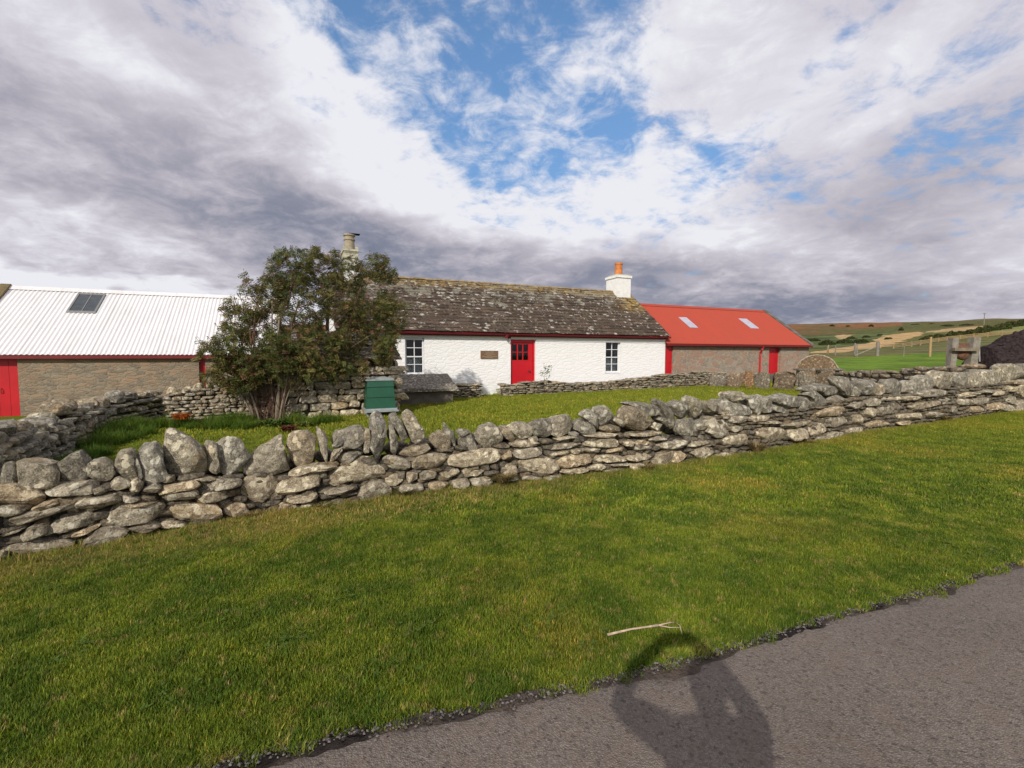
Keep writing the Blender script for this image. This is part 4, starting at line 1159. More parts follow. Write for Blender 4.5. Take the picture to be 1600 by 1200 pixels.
def build_red_barn():
    s0 = CT['s1'] + .01; s1 = sat(1263.5, 560, 0)
    zE = .5 * (ztop(1060, 536, -.18) + ztop(1255, 540, -.18)); zR = ztop(1150, 483.5, 3.0)
    door1 = (s0 + .02, sat(1051.5, 560, 0), .45, ztop(1046, 541, 0)); door2 = (sat(1201.5, 560, 0), sat(1219.5, 560, 0), .5, ztop(1210, 543, 0))
    root, rz, sl, roof = barn('red_roofed_barn', 'rubble stone outbuilding with red corrugated roof and two pale rooflights', s0, s1, zE, zR, 3.0, 6.0, MAT['rubble_red'], MAT['tin_red'], [door1, door2], per=.076, right_skew=MAT['skew_grey'], redge=MAT['red_dull'])
    plank_door(root, door1[0], door1[1], door1[2], door1[3], .07, 4); plank_door(root, door2[0], door2[1], door2[2], door2[3], .16, 5, False)
    # rooflights
    for cs in ([(1060.5, 496.5), (1072.5, 497), (1090.5, 512.5), (1078, 512.5)], [(1154.5, 498.7), (1167, 499), (1185, 513.5), (1173, 513.5)]):
        V = [roof_hit(x, y, -.18, zE, sl) for x, y in cs]
        sa = (V[0][0] + V[3][0]) / 2; sb = (V[1][0] + V[2][0]) / 2; dt = (V[0][1] + V[1][1]) / 2; db = (V[2][1] + V[3][1]) / 2
        m = MB(); m.box8([W(sa, db, rz(db) + .012), W(sb, db, rz(db) + .012), W(sb, dt, rz(dt) + .012), W(sa, dt, rz(dt) + .012), W(sa, db, rz(db) + .04), W(sb, db, rz(db) + .04), W(sb, dt, rz(dt) + .04), W(sa, dt, rz(dt) + .04)])
        m.build('rooflight', MAT['clear_sheet'], root)
    # downpipe with swan neck
    x = sat(1186, 560, 0)
    m = MB(); m.tube([W(x, -.20, zE - .14), W(x, -.19, zE - .28), W(x + .02, -.06, zE - .42), W(x + .02, -.055, zE - .6), W(x + .02, -.055, .2)], .045, 10)
    m.box(x - .05, x + .06, -.25, -.14, zE - .16, zE - .04, W)
    m.build('downpipe', MAT['red'], root, smooth=False)
    m = MB(); m.box(s0, s1 - .05, -.26, -.17, zE - .11, zE - .03, W); m.build('gutter', MAT['red_dull'], root)
build_red_barn()

def build_white_barn():
    s0 = sat(-62, 500, 0); 
    # left end where the ridge meets the skew
    s0 = sat(9, 447, 3.0); s1 = sat(432, 560, 0)
    zE = .5 * (ztop(20, 553, -.18) + ztop(300, 555, -.18)); zR = .5 * (ztop(20, 448.5, 3) + ztop(350, 463, 3))
    big = (sat(-95, 600, 0), sat(29, 600, 0), -.35, ztop(15, 559, 0)); d2 = (sat(311, 580, 0), sat(321, 580, 0), -.1, ztop(315, 560, 0))
    root, rz, sl, roof = barn('white_roofed_barn', 'rubble stone barn with white corrugated roof, dark rooflight and big red door', s0, s1, zE, zR, 3.0, 6.0, MAT['rubble_tan'], MAT['tin_white'], [big, d2], per=.115, left_skew=MAT['skew'], redge=MAT['red_dull'])
    plank_door(root, *big, .10, 7); plank_door(root, *d2, .12, 4)
    m = MB(); V = [roof_hit(x, y, -.18, zE, sl) for x, y in ((128, 461.7), (165, 462.5), (144, 488.7), (104, 487.5))]
    sa = (V[0][0] + V[3][0]) / 2; sb = (V[1][0] + V[2][0]) / 2; dt = (V[0][1] + V[1][1]) / 2; db = (V[2][1] + V[3][1]) / 2
    def slab(m, a, b, d0, d1, h0, h1, mi=0): m.box8([W(a, d0, rz(d0) + h0), W(b, d0, rz(d0) + h0), W(b, d1, rz(d1) + h0), W(a, d1, rz(d1) + h0), W(a, d0, rz(d0) + h1), W(b, d0, rz(d0) + h1), W(b, d1, rz(d1) + h1), W(a, d1, rz(d1) + h1)], mi)
    slab(m, sa - .05, sa, db - .05, dt + .05, .01, .055); slab(m, sb, sb + .05, db - .05, dt + .05, .01, .055); slab(m, sa, sb, dt, dt + .05, .01, .055); slab(m, sa, sb, db - .05, db, .01, .055); slab(m, (sa + sb) / 2 - .012, (sa + sb) / 2 + .012, db, dt, .02, .05)
    f = m.build('rooflight', MAT['wire'], root); sub(f, root)
    m = MB(); slab(m, sa, sb, db, dt, .012, .035); m.build('pane', MAT['sky_glass'], f)
build_white_barn()

# ================================================================== stone outbuilding by the tree
DO = -4.65
class Straight:
    """Path-like helper on the facade grid at depth d"""
    def __init__(s, d): s.dd = d
    def frame_at(s, uc):
        return lambda u, v, z: WA(u, -s.dd + v, z)
def stone_face(m, d, s0, s1, zb, zt, hs, ls, seed, v=.02, depth=.16, tk=1.0, gap=.008, N=24, rings=8, rough=.13):
    row_stones(m, Straight(d), s0, s1, zb, zt, v, depth, hs, ls, seed=seed, tk=tk, gap=gap, N=N, rings=rings, rough=rough)

def build_outbuilding():
    sR = sat(624.5, 600, DO); sL = sat(452, 600, DO); zE = ztop(600, 562.5, DO - .08); DRo = DO + 2.1; zR = ztop(575, 521, DRo); D2 = DO + 4.2
    g = lambda s: gz1(*W(s, DO, 0)[:2]) - .05
    root = empty('stone_outbuilding', W((sL + sR) / 2, DO + 2, 0), 'small rubble outbuilding with slabbed stone roof behind the bush', 'outbuilding')
    m = MB(); m.box(sL + .1, sR - .1, DO + .1, D2 - .1, -.2, zE - .06, W, 0, (.45, .45, .45))
    for x0, x1 in ((sL + .1, sR - .1),):
        m.add([W(x0, DO + .1, zE - .06), W(x0, DRo, zR - .12), W(x0, D2 - .1, zE - .06), W(x1, DO + .1, zE - .06), W(x1, DRo, zR - .12), W(x1, D2 - .1, zE - .06)], [(0, 1, 2), (5, 4, 3), (0, 3, 4, 1), (1, 4, 5, 2)], 0, (.45, .45, .45))
    m.build('wall_core', MAT['fill'], root)
    m = MB()
    stone_face(m, DO, sL, sR, g, lambda s: zE - .05, (.09, .26), (.14, .58), 3000, tk=1.0, gap=.002)
    # right end wall, as rocks on a crossways frame
    class Cross:
        def frame_at(s, uc): return lambda u, v, z: np.stack([O2[0] + U2[0] * (sR - .08 + v) + P2[0] * u, O2[1] + U2[1] * (sR - .08 + v) + P2[1] * u, z], -1)
    row_stones(m, Cross(), DO + .02, D2 - .02, lambda u: -.1, lambda u: (zE if u < DRo else zE) + max(0, (1 - abs(u - DRo) / 2.1)) * (zR - zE) - .1, .02, .18, (.10, .22), (.18, .45), seed=3300, N=18, rings=6)
    m.build('stone_courses', MAT['course'], root)
    # slab roof
    m = MB(); SL = math.hypot(DRo - DO + .08, zR - zE); ca, sa_ = (DRo - DO + .08) / SL, (zR - zE) / SL
    for side in (1, -1):
        rows = 9
        for r in range(rows):
            t0 = SL * r / rows; u = sL - .12 - rng.uniform(0, .3)
            while u < sR + .05:
                w = rng.uniform(.35, .95); a, b = max(u, sL - .12) + .005, min(u + w, sR + .05) - .005; u += w
                if b - a < .06: continue
                th = rng.uniform(.025, .05); la = .03 + rng.uniform(0, .02); lb = rng.uniform(0, .008); tt0 = t0 - .03 + rng.uniform(-.03, .03); tt1 = min(t0 + SL / rows + .08, SL)
                def fr(x, tt, n):
                    d = DO - .08 + tt * ca - n * sa_; return W(x, d if side == 1 else 2 * DRo - d, zE + tt * sa_ + n * ca)
                q = lambda: rng.uniform(-.02, .02)
                c8 = [fr(a, tt0 + q(), la), fr(a, tt1, lb), fr(b, tt1, lb), fr(b, tt0 + q(), la), fr(a + abs(q()), tt0 + q(), la + th), fr(a, tt1, lb + th), fr(b, tt1, lb + th), fr(b - abs(q()), tt0 + q(), la + th)]
                if side == -1: c8 = [c8[i] for i in (3, 2, 1, 0, 7, 6, 5, 4)]
                gcol = rng.uniform(.65, 1.35); m.box8(c8, 0, (gcol, gcol * .97, gcol * .93))
    m.build('roof', MAT['slab'], root)
build_outbuilding()

def build_garden_wall():
    """low wall that carries on from the outbuilding to the corner on the left"""
    sR = sat(450, 600, DO); sL = sat(262, 620, DO)
    zt = lambda s: np.interp(s, [sL, sat(320, 600, DO), sat(330, 600, DO), sR], [ztop(270, 612, DO), ztop(318, 604, DO), ztop(330, 598, DO), ztop(440, 588, DO)])
    g = lambda s: gz1(*W(s, DO, 0)[:2]) - .03
    root = empty('garden_wall', W((sL + sR) / 2, DO + .25, 0), 'low rubble wall with one big square block, left of the bush', 'stone wall')
    m = MB(); n = 14; us = np.linspace(sL, sR - .02, n)
    P = np.array([[W(u, DO + .1, -.2), W(u, DO + .1, zt(u) - .04), W(u, DO + .45, zt(u) - .04), W(u, DO + .45, -.2)] for u in us]); m.grid(P, 0, (.45, .45, .45)); m.build('wall_core', MAT['fill'], root)
    m = MB(); T = (100, 580, 4.0); k = 4000
    S = Straight(DO)
    for P in ([(892, 140), (1055, 132), (1060, 245), (895, 250)], [(920, 80), (1050, 78), (1100, 100), (1085, 130), (940, 132)], [(1065, 120), (1120, 108), (1165, 130), (1180, 200), (1130, 225), (1075, 190)],
              [(800, 85), (860, 72), (890, 110), (860, 150), (800, 165)], [(625, 110), (680, 95), (722, 120), (710, 160), (645, 165)], [(722, 125), (760, 92), (795, 100), (790, 145), (730, 150)],
              [(890, 95), (920, 90), (940, 125), (895, 135)], [(845, 168), (885, 165), (885, 190), (845, 190)], [(700, 160), (790, 150), (790, 168), (705, 172)], [(640, 172), (700, 175), (695, 210), (650, 205)],
              [(705, 178), (770, 170), (775, 200), (710, 212)], [(775, 180), (835, 178), (835, 205), (780, 210)], [(800, 195), (885, 200), (880, 250), (810, 240)], [(1060, 235), (1180, 230), (1180, 270), (1070, 268)],
              [(1180, 100), (1260, 90), (1330, 100), (1330, 150), (1190, 160)], [(1190, 165), (1330, 155), (1330, 215), (1200, 225)], [(1340, 110), (1400, 100), (1405, 200), (1340, 205)], [(1190, 230), (1400, 215), (1400, 270), (1190, 275)]):
        k += 1; pts = [hit(T[0] + x / 4, T[1] + y / 4, DO) for x, y in P]
        rock(m, pts, .30, S.frame_at(0), rtint(.95), k, 30, 9, .09, .33, -.12)
    stone_face(m, DO + .05, sL, sR - .05, g, lambda s: zt(s) - .03, (.06, .12), (.12, .3), 4200, tk=.8)
    stone_face(m, DO + .40, sL, sR - .05, g, lambda s: zt(s) - .03, (.10, .16), (.2, .4), 4400, tk=.8, v=0)
    m.build('stone_courses', MAT['course'], root)
build_garden_wall()

# ------------------------------------------------------------------ side wall, running from the front wall's left end up to the corner
def build_side_wall():
    pts = [ghit(262, 650)[:2] + np.array([0, 0]), ghit(182, 668)[:2], ghit(90, 718)[:2], ghit(40, 760)[:2]]
    p3 = pts[-1]; d = p3 - pts[-2]; d /= np.linalg.norm(d); pts.append(p3 + d * 1.9)
    SW = Path(pts)       # runs towards the camera: its "outward" side is flipped below
    # outward must face the garden (+x): direction goes (+x,-y) so normal (T.y,-T.x) = (-,-) is the far side; mirror v
    class Flip:
        def frame_at(s, uc):
            f = SW.frame_at(uc); return lambda u, v, z: f(u, -v, z)
    T1 = SW.cast
    L = SW.L
    zt = lambda u: .45 + .12 * max(0, (u - L * .55) / (L * .45)) + .07 * math.sin(u * 1.7) + .04 * math.sin(u * 4.1 + 1) + .04 * u / L
    zb = lambda u: float(gz(*SW.xy(np.array([u]), np.array([0.]))[0])) - .05
    o = SW.xy(np.array([L / 2]), np.array([.2]))[0]
    root = empty('side_wall', (o[0], o[1], 0), 'short tumbled drystone wall running away to the barn, shaded on its garden side', 'stone wall')
    m = MB(); path_core(m, SW, 0, L, zb, lambda u: zt(u) - .05, .08, .42, 30); m.build('wall_core', MAT['fill'], root)
    m = MB(); F = Flip()
    row_stones(m, F, 0, L, zb, lambda u: zt(u), -.06, .24, (.08, .17), (.2, .5), seed=5000, N=22, rings=8, rough=.13, tk=.9)
    row_stones(m, F, 0, L, zb, lambda u: zt(u), -.46, .2, (.09, .15), (.2, .45), seed=5400, N=16, rings=6)
    m.build('stone_courses', MAT['cope'], root)
    u = .05; k = 0
    while u < L - .15:
        w = rng.uniform(.24, .62); h = rng.uniform(.10, .32); z = zt(u) - .06 + rng.uniform(-.03, .03); k += 1
        P = [(u, z), (u + w, z + rng.uniform(-.02, .03)), (u + w * 1.02, z + h * .6), (u + w * rng.uniform(.5, .8), z + h), (u + w * rng.uniform(.1, .35), z + h * .95), (u - .01, z + h * .5)]
        m = MB(); rock(m, P, rng.uniform(.32, .46), F.frame_at(u + w / 2), rtint(1.0), 600 + k * 7, 34, 11, .15, .42, -.24)
        m.build('coping_stone', MAT['cope'], root); u += w * .95
    return SW
SIDE = build_side_wall()

# ------------------------------------------------------------------ low wall before the cottage, stub, shelter, path
DT = -1.5
def low_wall(name, label, d, a, b, topf, seed, hs=(.045, .11), ls=(.14, .55), width=.45, roots=True):
    g = lambda s: gz1(*W(s, d, 0)[:2]) - .05
    root = empty(name, W((a + b) / 2, d + width / 2, 0), label, 'stone wall')
    m = MB(); n = 40; us = np.linspace(a + .03, b - .03, n)
    P = np.array([[W(u, d + .08, -.2), W(u, d + .08, topf(u) - .05), W(u, d + width - .06, topf(u) - .05), W(u, d + width - .06, -.2)] for u in us]); m.grid(P, 0, (.4, .4, .4))
    m.add(P[0], [(0, 1, 2, 3)], 0, (.4, .4, .4)); m.add(P[-1], [(3, 2, 1, 0)], 0, (.4, .4, .4)); m.build('wall_core', MAT['fill'], root)
    m = MB(); stone_face(m, d, a, b, g, topf, hs, ls, seed, v=-.06, depth=.22, gap=.004, N=18, rings=6, rough=.16)
    stone_face(m, d + width, a, b, g, topf, (.08, .12), (.2, .5), seed + 300, v=.06, depth=.22, N=12, rings=5)
    # flat stones over the top
    u = a; k = 0
    while u < b - .1:
        w = rng.uniform(.25, .6); z = topf(u + w / 2) - .05; h = rng.uniform(.04, .10); k += 1
        P = [(u, z), (u + w, z), (u + w, z + h * .7), (u + w * .7, z + h), (u + w * .2, z + h * .9), (u, z + h * .5)]
        rock(m, P, width * .95, Straight(d).frame_at(0), rtint(1.05), seed + 700 + k, 22, 8, .12, .3, -width / 2); u += w * .93
    m.build('stone_courses', MAT['thin'], root)
    return root
_sa = [sat(x, y, DT) for x, y in ((787, 600), (812, 600), (824, 593), (860, 594), (905, 598), (960, 595), (1040, 586), (1100, 578), (1135, 580))]
_za = [ztop(x, y, DT) for x, y in ((787, 600), (812, 602), (826, 596), (860, 596), (905, 599), (960, 596), (1040, 586), (1100, 580), (1135, 582))]
lwt = lambda s: float(np.interp(s, _sa, _za))
low_wall('terrace_wall', 'knee high wall of thin flat stones in front of the cottage, right of its door', DT, _sa[0], _sa[-1], lwt, 6000)
DS = -1.15
low_wall('stub_wall', 'short stub of stacked flat stones between the slab shelter and the white wall', DS, sat(714, 610, DS), sat(751, 610, DS), lambda s: ztop(732, 600, DS), 6800, (.05, .11), (.15, .5))
def build_terrace():
    a = sat(812, 600, -.5); m = MB(); n = 20
    us = np.linspace(a, _sa[-1] + 9, n); zz = [max(CT['dr'][2] - .1, .30) + .018 * (u - a) for u in us]
    P = np.array([[W(u, DT + .35, z - .45), W(u, DT + .36, z), W(u, -.003, z)] for u, z in zip(us, zz)]); m.grid(P[:, ::-1])
    tag(m.build('flagstone_path', MAT['conc']), 'raised flagstone path along the front of the cottage', kind='structure')
build_terrace()
def build_shelter():
    d0 = -2.9; sR = sat(713, 606, d0); sL = sat(600, 610, d0); zl = ztop(690, 606, d0); d1 = d0 + 1.2; zh = ztop(690, 584.5, d1)
    root = empty('slab_shelter', W((sL + sR) / 2, d0 + .5, 0), 'low stone shelter under one sloping weathered slab, below the left window', 'slab shelter')
    m = MB(); m.box(sL, sR - .08, d0 + .12, d0 + .2, -.2, zl - .01, W); m.box(sR - .2, sR - .08, d0 + .2, d1, -.2, zl, W)
    m.build('side_slabs', MAT['conc'], root)
    m = MB(); n1, n2 = 40, 16; S = np.linspace(sL, sR + .04, n1); D = np.linspace(d0 - .05, d1, n2)
    SS, DD = np.meshgrid(S, D, indexing='ij'); k = (DD - d0) / (d1 - d0)
    lay = np.floor(k * 5 + .6 * vnoise(np.stack([SS * 1.5, DD * 2, 0 * SS], -1), 3)) / 5
    for off, fl in ((0.0, False), (-.09, True)):
        ZZ = zl + (zh - zl) * k + off + (.035 * fbm(np.stack([SS * 2.2, DD * 3, 0 * SS], -1), 5, 3) + .05 * (k - lay) if not fl else 0)
        jx = .03 * vnoise(np.stack([DD * 5, 0 * DD, 0 * DD], -1), 8); jd = .03 * vnoise(np.stack([SS * 4, 0 * DD, 0 * DD], -1), 9)
        G = np.stack([O2[0] + U2[0] * (SS + jx) + P2[0] * (DD + jd), O2[1] + U2[1] * (SS + jx) + P2[1] * (DD + jd), ZZ], -1)
        m.grid(G[::-1] if not fl else G, 0, (1, 1, 1))
        if not fl: top = G
        else: bot = G
    m.grid(np.stack([top[:, 0], bot[:, 0]], 1), 0, (1, 1, 1)); m.grid(np.stack([bot[-1], top[-1]], 1), 0, (1, 1, 1))
    m.build('roof_slab', MAT['slab'], root)
build_shelter()

# ------------------------------------------------------------------ composter (green, three lifts)
def build_composter():
    dB = DO - .12; sL = sat(572, 640, dB - .55); sR = sat(619, 640, dB - .55)
    z0 = ztop(595, 641, dB - .55) ; zt = ztop(600, 594, dB - .35)
    root = empty('beehive', W((sL + sR) / 2, dB - .3, 0), 'green painted wooden beehive with three lapped boards on a pale base', 'beehive')
    g = 0.0
    m = MB(); m.box(sL - .02, sR + .02, dB - .60, dB, z0 - .02, z0 + .05, W); m.box(sL - .06, sR + .04, dB - .72, dB - .6, z0 - .03, z0 + .005, W)
    for x in (sL + .02, sR - .08):
        for d in (dB - .56, dB - .08): m.box(x, x + .06, d, d + .06, g - .05, z0 - .021, W)
    m.build('floor_stand', MAT['grey_paint'], root)
    H = zt - z0 - .06; zs = [z0 + .052, z0 + .052 + H * .40, z0 + .052 + H * .78, z0 + .052 + H]
    def lift(a, b, i0, i1, fl, bl):
        # tapered box, wider at the foot
        V = []
        for z, ins in ((a, i0), (b, i1)):
            V += [W(sL + ins, dB - .56 + ins * 1.6, z), W(sL + ins, dB - .02, z), W(sR - ins, dB - .02, z), W(sR - ins, dB - .56 + ins * 1.6, z)]
        return V
    ins = [0.0, .018, .036, .05]
    for k in range(3):
        m = MB(); m.box8(lift(zs[k], zs[k + 1] - .012, ins[k] + .0, ins[k + 1] + .012, 0, 0)); m.build('lift', MAT['green_paint'], root)
        m = MB(); m.box8(lift(zs[k] + .004 + (zs[k + 1] - zs[k]) - .016, zs[k + 1] + .002, ins[k] + .03, ins[k] + .03, 0, 0)); m.build('gap_strip', MAT['dark'], root)
    m = MB(); a = zs[3]; i = ins[3]
    cx = (sL + sR) / 2 + .08
    pr = [(sL + i - .03, a + .002), (sR - i + .03, a + .002), (sR - i + .02, a + .07), (cx - .05, a + .10), (sL + i - .03, a + .03)]
    for d0_, d1_ in ((dB - .54, dB),):
        A = [W(s, d0_ + i * 1.4, z) for s, z in pr]; B = [W(s, d1_, z) for s, z in pr]
        m.add(A + B, [(0, 1, 2, 3, 4), (9, 8, 7, 6, 5)] + [(k, k + 5, (k + 1) % 5 + 5, (k + 1) % 5) for k in range(5)])
    m.build('lid', MAT['grey_paint'], root)
build_composter()
# ------------------------------------------------------------------ upright flagstone fence and mossy wall to the right
def pw(px, py, Y):          # world point seen at (px,py) at distance Y
    r = ray(px, py); t = Y / r[1]; return np.array([r[0] * t, Y, CAMZ + r[2] * t])
FF = Path([ghit(1108, 606)[:2], ghit(1180, 609)[:2], ghit(1250, 613)[:2], pw(1310, 600, 17.3)[:2]])
def build_flag_fence():
    o = FF.xy(np.array([FF.L / 2]), np.array([0.]))[0]
    root = empty('flagstone_fence', (o[0], o[1], 0), 'row of upright lichened flagstones set on edge across the lawn', 'flagstone fence')
    xs = [(1108, 1134, 584, 0), (1135, 1163, 582, 1), (1163, 1178, 579, 0), (1178, 1204, 582, 1), (1206, 1246, 580, 2), (1247, 1274, 582, 0), (1275, 1302, 580, 1), (1302, 1330, 581, 1)]
    for k, (a, b, t, sh) in enumerate(xs):
        u0, zt = FF.cast(a, t); u1, _ = FF.cast(b, t); c = (u0 + u1) / 2; p = FF.xy(np.array([c]), np.array([0.]))[0]; zb = gz1(*p) - .08
        P = [(u0, zb), (u1, zb), (u1, zt - .10 if sh == 2 else zt), ((u0 + u1) / 2 + .1, zt + (.03 if sh else .0)), (u0 + .12, zt + .01), (u0, zt - (.14 if sh == 2 else .02))]
        m = MB(); rock(m, P, .11, FF.frame_at(c), [(1, 1, 1), (1.1, .95, .8), (1.3, .9, .6), (1, 1, .9), (.95, .85, .72), (1.1, 1.1, 1), (1, .9, .75), (1.1, 1, .85)][k], 70 + k, 40, 9, .07, .22)
        m.build('flagstone', MAT['flag'], root, smooth=True)
build_flag_fence()
def build_mossy_wall():
    pts = [pw(1300, 600, 17.2)[:2], pw(1360, 600, 15.6)[:2], pw(1440, 590, 14.0)[:2], pw(1500, 590, 13.4)[:2]]
    P_ = Path(pts); o = P_.xy(np.array([P_.L / 2]), np.array([0.]))[0]
    ts = [(1300, 582), (1340, 579), (1380, 581), (1402, 577), (1430, 575), (1500, 570)]
    tt = np.array([P_.cast(x, y) for x, y in ts]); zt = lambda u: float(np.interp(u, tt[:, 0], tt[:, 1]))
    zb = lambda u: gz1(*P_.xy(np.array([u]), np.array([0.]))[0]) - .05
    root = empty('mossy_wall', (o[0], o[1], 0), 'mossy field wall joining the front wall from behind at the flagstone row', 'stone wall')
    m = MB(); path_core(m, P_, 0, P_.L, zb, lambda u: zt(u) - .06, -.05, -.4, 20); m.build('wall_core', MAT['fill'], root)
    m = MB(); row_stones(m, P_, 0, P_.L, zb, zt, -.08, .22, (.09, .2), (.2, .55), seed=7000, N=18, rings=7, rough=.12); m.build('stone_courses', MAT['flag'], root, smooth=True)
    u = 0
    while u < P_.L:
        w = rng.uniform(.3, .6); z = zt(u + w / 2) - .12; h = rng.uniform(.12, .18)
        Q = [(u, z), (u + w, z), (u + w, z + h * .7), (u + w * .6, z + h), (u + w * .2, z + h * .9), (u, z + h * .5)]
        m = MB(); rock(m, Q, .42, P_.frame_at(u), rtint(1), int(7100 + u * 10), 26, 9, .14, .42, -.22); m.build('coping_stone', MAT['flag'], root, smooth=True); u += w * .95
build_mossy_wall()

def build_millstone():
    Y = 22.0; c = pw(1276, 583, Y); top = pw(1280, 554, Y)[2]; R = top - c[2]
    g = gz1(c[0], c[1])
    root = empty('millstone', (c[0], c[1], g), 'big weathered millstone standing on edge with a chipped rim coloured pale as if sunlit', 'millstone')
    nrm = np.array([-.55, -.83, 0.0]); nrm /= np.linalg.norm(nrm); side = np.array([-nrm[1], nrm[0], 0]); n = 56
    m = MB(); prof = [(.10, .5), (.10, .0), (.86, .0), (.97, .03), (1.0, .12), (1.0, .88), (.97, .97), (.86, 1.0), (.10, 1.0), (.10, .5)]
    V = []; th = .26
    for r, d in prof:
        for k in range(n):
            t = 2 * math.pi * k / n; rr = R * r * (1 + .02 * vnoise(np.array([k * .7, r * 5, d * 3]), 5))
            V.append(c + side * rr * math.cos(t) + np.array([0, 0, 1]) * rr * math.sin(t) + nrm * (th / 2 - d * th))
    F = [(i * n + k, i * n + (k + 1) % n, (i + 1) * n + (k + 1) % n, (i + 1) * n + k) for i in range(len(prof) - 1) for k in range(n)]
    mi = [1 if 3 <= i <= 5 else 0 for i in range(len(prof) - 1) for k in range(n)]
    m.add(V, F, 0, (1.0, .82, .62)); m.m = mi
    rimm = simple('sunlit_tone_chipped_rim', (.36, .32, .25), .9, .5, 14, .6, 40, .1, bdist=.02)  # rim colour lightened to stand in for sunlight along the edge
    m.build('stone_disc', [MAT['flag'], rimm], root, smooth=False)
    m = MB()
    for s in (-.45, .45):
        m = MB(); q = c + side * s; m.box(q[0] - .15, q[0] + .15, q[1] - .2, q[1] + .2, g - .1, c[2] - R * .78, None, 0, (1, 1, 1))
        m.build('support_block', MAT['flag'], root)
build_millstone()
def build_stone_bench():
    Y = 20.8; a = pw(1243, 576, Y); b = pw(1316, 577, Y); g = gz1((a[0] + b[0]) / 2, Y)
    root = empty('stone_bench', ((a[0] + b[0]) / 2, Y, g), 'low dark slab bench in front of the millstone', 'bench')
    m = MB(); m.box(a[0], b[0], Y - .2, Y + .2, a[2] - .07, a[2], None, 0, (.8, .8, .8)); m.build('seat', MAT['slab'], root)
    for f in (.06, .48, .90):
        x = a[0] + (b[0] - a[0]) * f; m = MB(); m.box(x, x + .14, Y - .15, Y + .15, g - .05, a[2] - .072, None, 0, (1.6, 1.5, 1.4)); m.build('leg', MAT['slab'], root)
build_stone_bench()

def build_press():
    Y = 19.0; g = gz1(pw(1500, 560, Y)[0], Y)
    x = lambda px: pw(px, 560, Y)[0]; z = lambda py: pw(1500, py, Y)[2]
    root = empty('cheese_press', (x(1502), Y, g), 'old timber and stone press frame standing beyond the right end of the wall', 'press')
    m = MB(); m.box8([(x(1479.5), Y - .12, g - .1), (x(1479.5), Y + .12, g - .1), (x(1487), Y + .12, g - .1), (x(1487), Y - .12, g - .1), (x(1483), Y - .12, z(528)), (x(1483), Y + .12, z(528)), (x(1493), Y + .12, z(528)), (x(1493), Y - .12, z(528))]); m.build('post', MAT['wood_grey'], root)
    m = MB(); m.box8([(x(1507), Y - .14, g - .1), (x(1507), Y + .14, g - .1), (x(1520), Y + .14, g - .1), (x(1520), Y - .14, g - .1), (x(1515.5), Y - .14, z(527)), (x(1515.5), Y + .14, z(527)), (x(1526), Y + .14, z(527)), (x(1526), Y - .14, z(527))]); m.build('post', MAT['wood_grey'], root)
    m = MB(); m.box(x(1480), x(1517.5), Y - .32, Y - .15, z(548.5), z(543.5)); m.build('cross_beam', MAT['wood'], root)
    P = [(x(1490), z(565)), (x(1508), z(564)), (x(1512), z(549)), (x(1513), z(537)), (x(1500), z(535)), (x(1494), z(537)), (x(1489), z(549))]
    m = MB(); rock(m, P, .34, lambda u, v, w: np.stack([u, Y - v, w], -1), (1, 1, 1), 77, 40, 9, .05, .2); m.build('press_weight', MAT['brown_iron'], root, smooth=True)
    m = MB(); m.tube([(x(1525), Y - .1, z(536)), (x(1525), Y - .16, z(565))], .02, 6); m.build('iron_rod', MAT['wire'], root)
build_press()

# ------------------------------------------------------------------ fences
def post(px, ptop, pbase, w=.05, mat='wood_grey', lab='', grp=None, name='fence_post', strut=None):
    b = ghit(px, pbase); z1 = pw(px, ptop, b[1])[2]
    return b, z1
def build_wire_fence():
    P = [(1292, 541, 553.5), (1294, 539, 555), (1305, 540, 556), (1335.5, 536, 556), (1339, 538, 557), (1371, 533, 556), (1412, 540, 556.5), (1453, 526.5, 556.5)]
    pts = [ghit(p[0], p[2]) for p in P]
    root = empty('wire_fence', tuple(pts[3]), 'post and wire fence at the far edge of the mown grass', 'fence')
    tops = []
    for k, (p, b) in enumerate(zip(P, pts)):
        z1 = pw(p[0], p[1], b[1])[2]; w = [.045, .06, .06, .08, .06, .15, .03, .085][k]
        m = MB(); m.tube([(b[0], b[1], b[2] - .2), (b[0] + rng.uniform(-.02, .02), b[1], z1 - .03), (b[0], b[1], z1)], [w, w * .95, w * .7], 8)
        m.build('post', MAT['wood_new'] if k in (1, 7) else MAT['wood_grey'], root); tops.append(z1)
    # strainer strut
    b = pts[5]; m = MB(); m.tube([(b[0] - 1.9, b[1] + .3, b[2] - .0), (b[0], b[1], b[2] + .9)], .06, 8); m.build('strut', MAT['wood_grey'], root)
    # thin droppers and wires
    for i in range(1, len(pts) - 1):
        a, c = pts[i], pts[i + 1]
        n = max(1, int(abs(c[0] - a[0]) / 1.0))
        for k in range(1, n):
            f = k / n; q = a + (c - a) * f; q[2] = gz1(q[0], q[1])
            m = MB(); m.box(q[0] - .018, q[0] + .018, q[1] - .02, q[1] + .02, q[2], q[2] + .9); m.build('dropper', MAT['wood_grey'], root)
    m = MB()
    ext = pts[1:] + [ghit(1560, 553.5), ghit(1640, 552)]
    for h in (.25, .45, .65, .85, 1.02):
        m.tube([(q[0], q[1] - .08, gz1(q[0], q[1]) + h) for q in ext], .008, 4, cap=False)
    m.build('wire', MAT['wire'], root)
build_wire_fence()
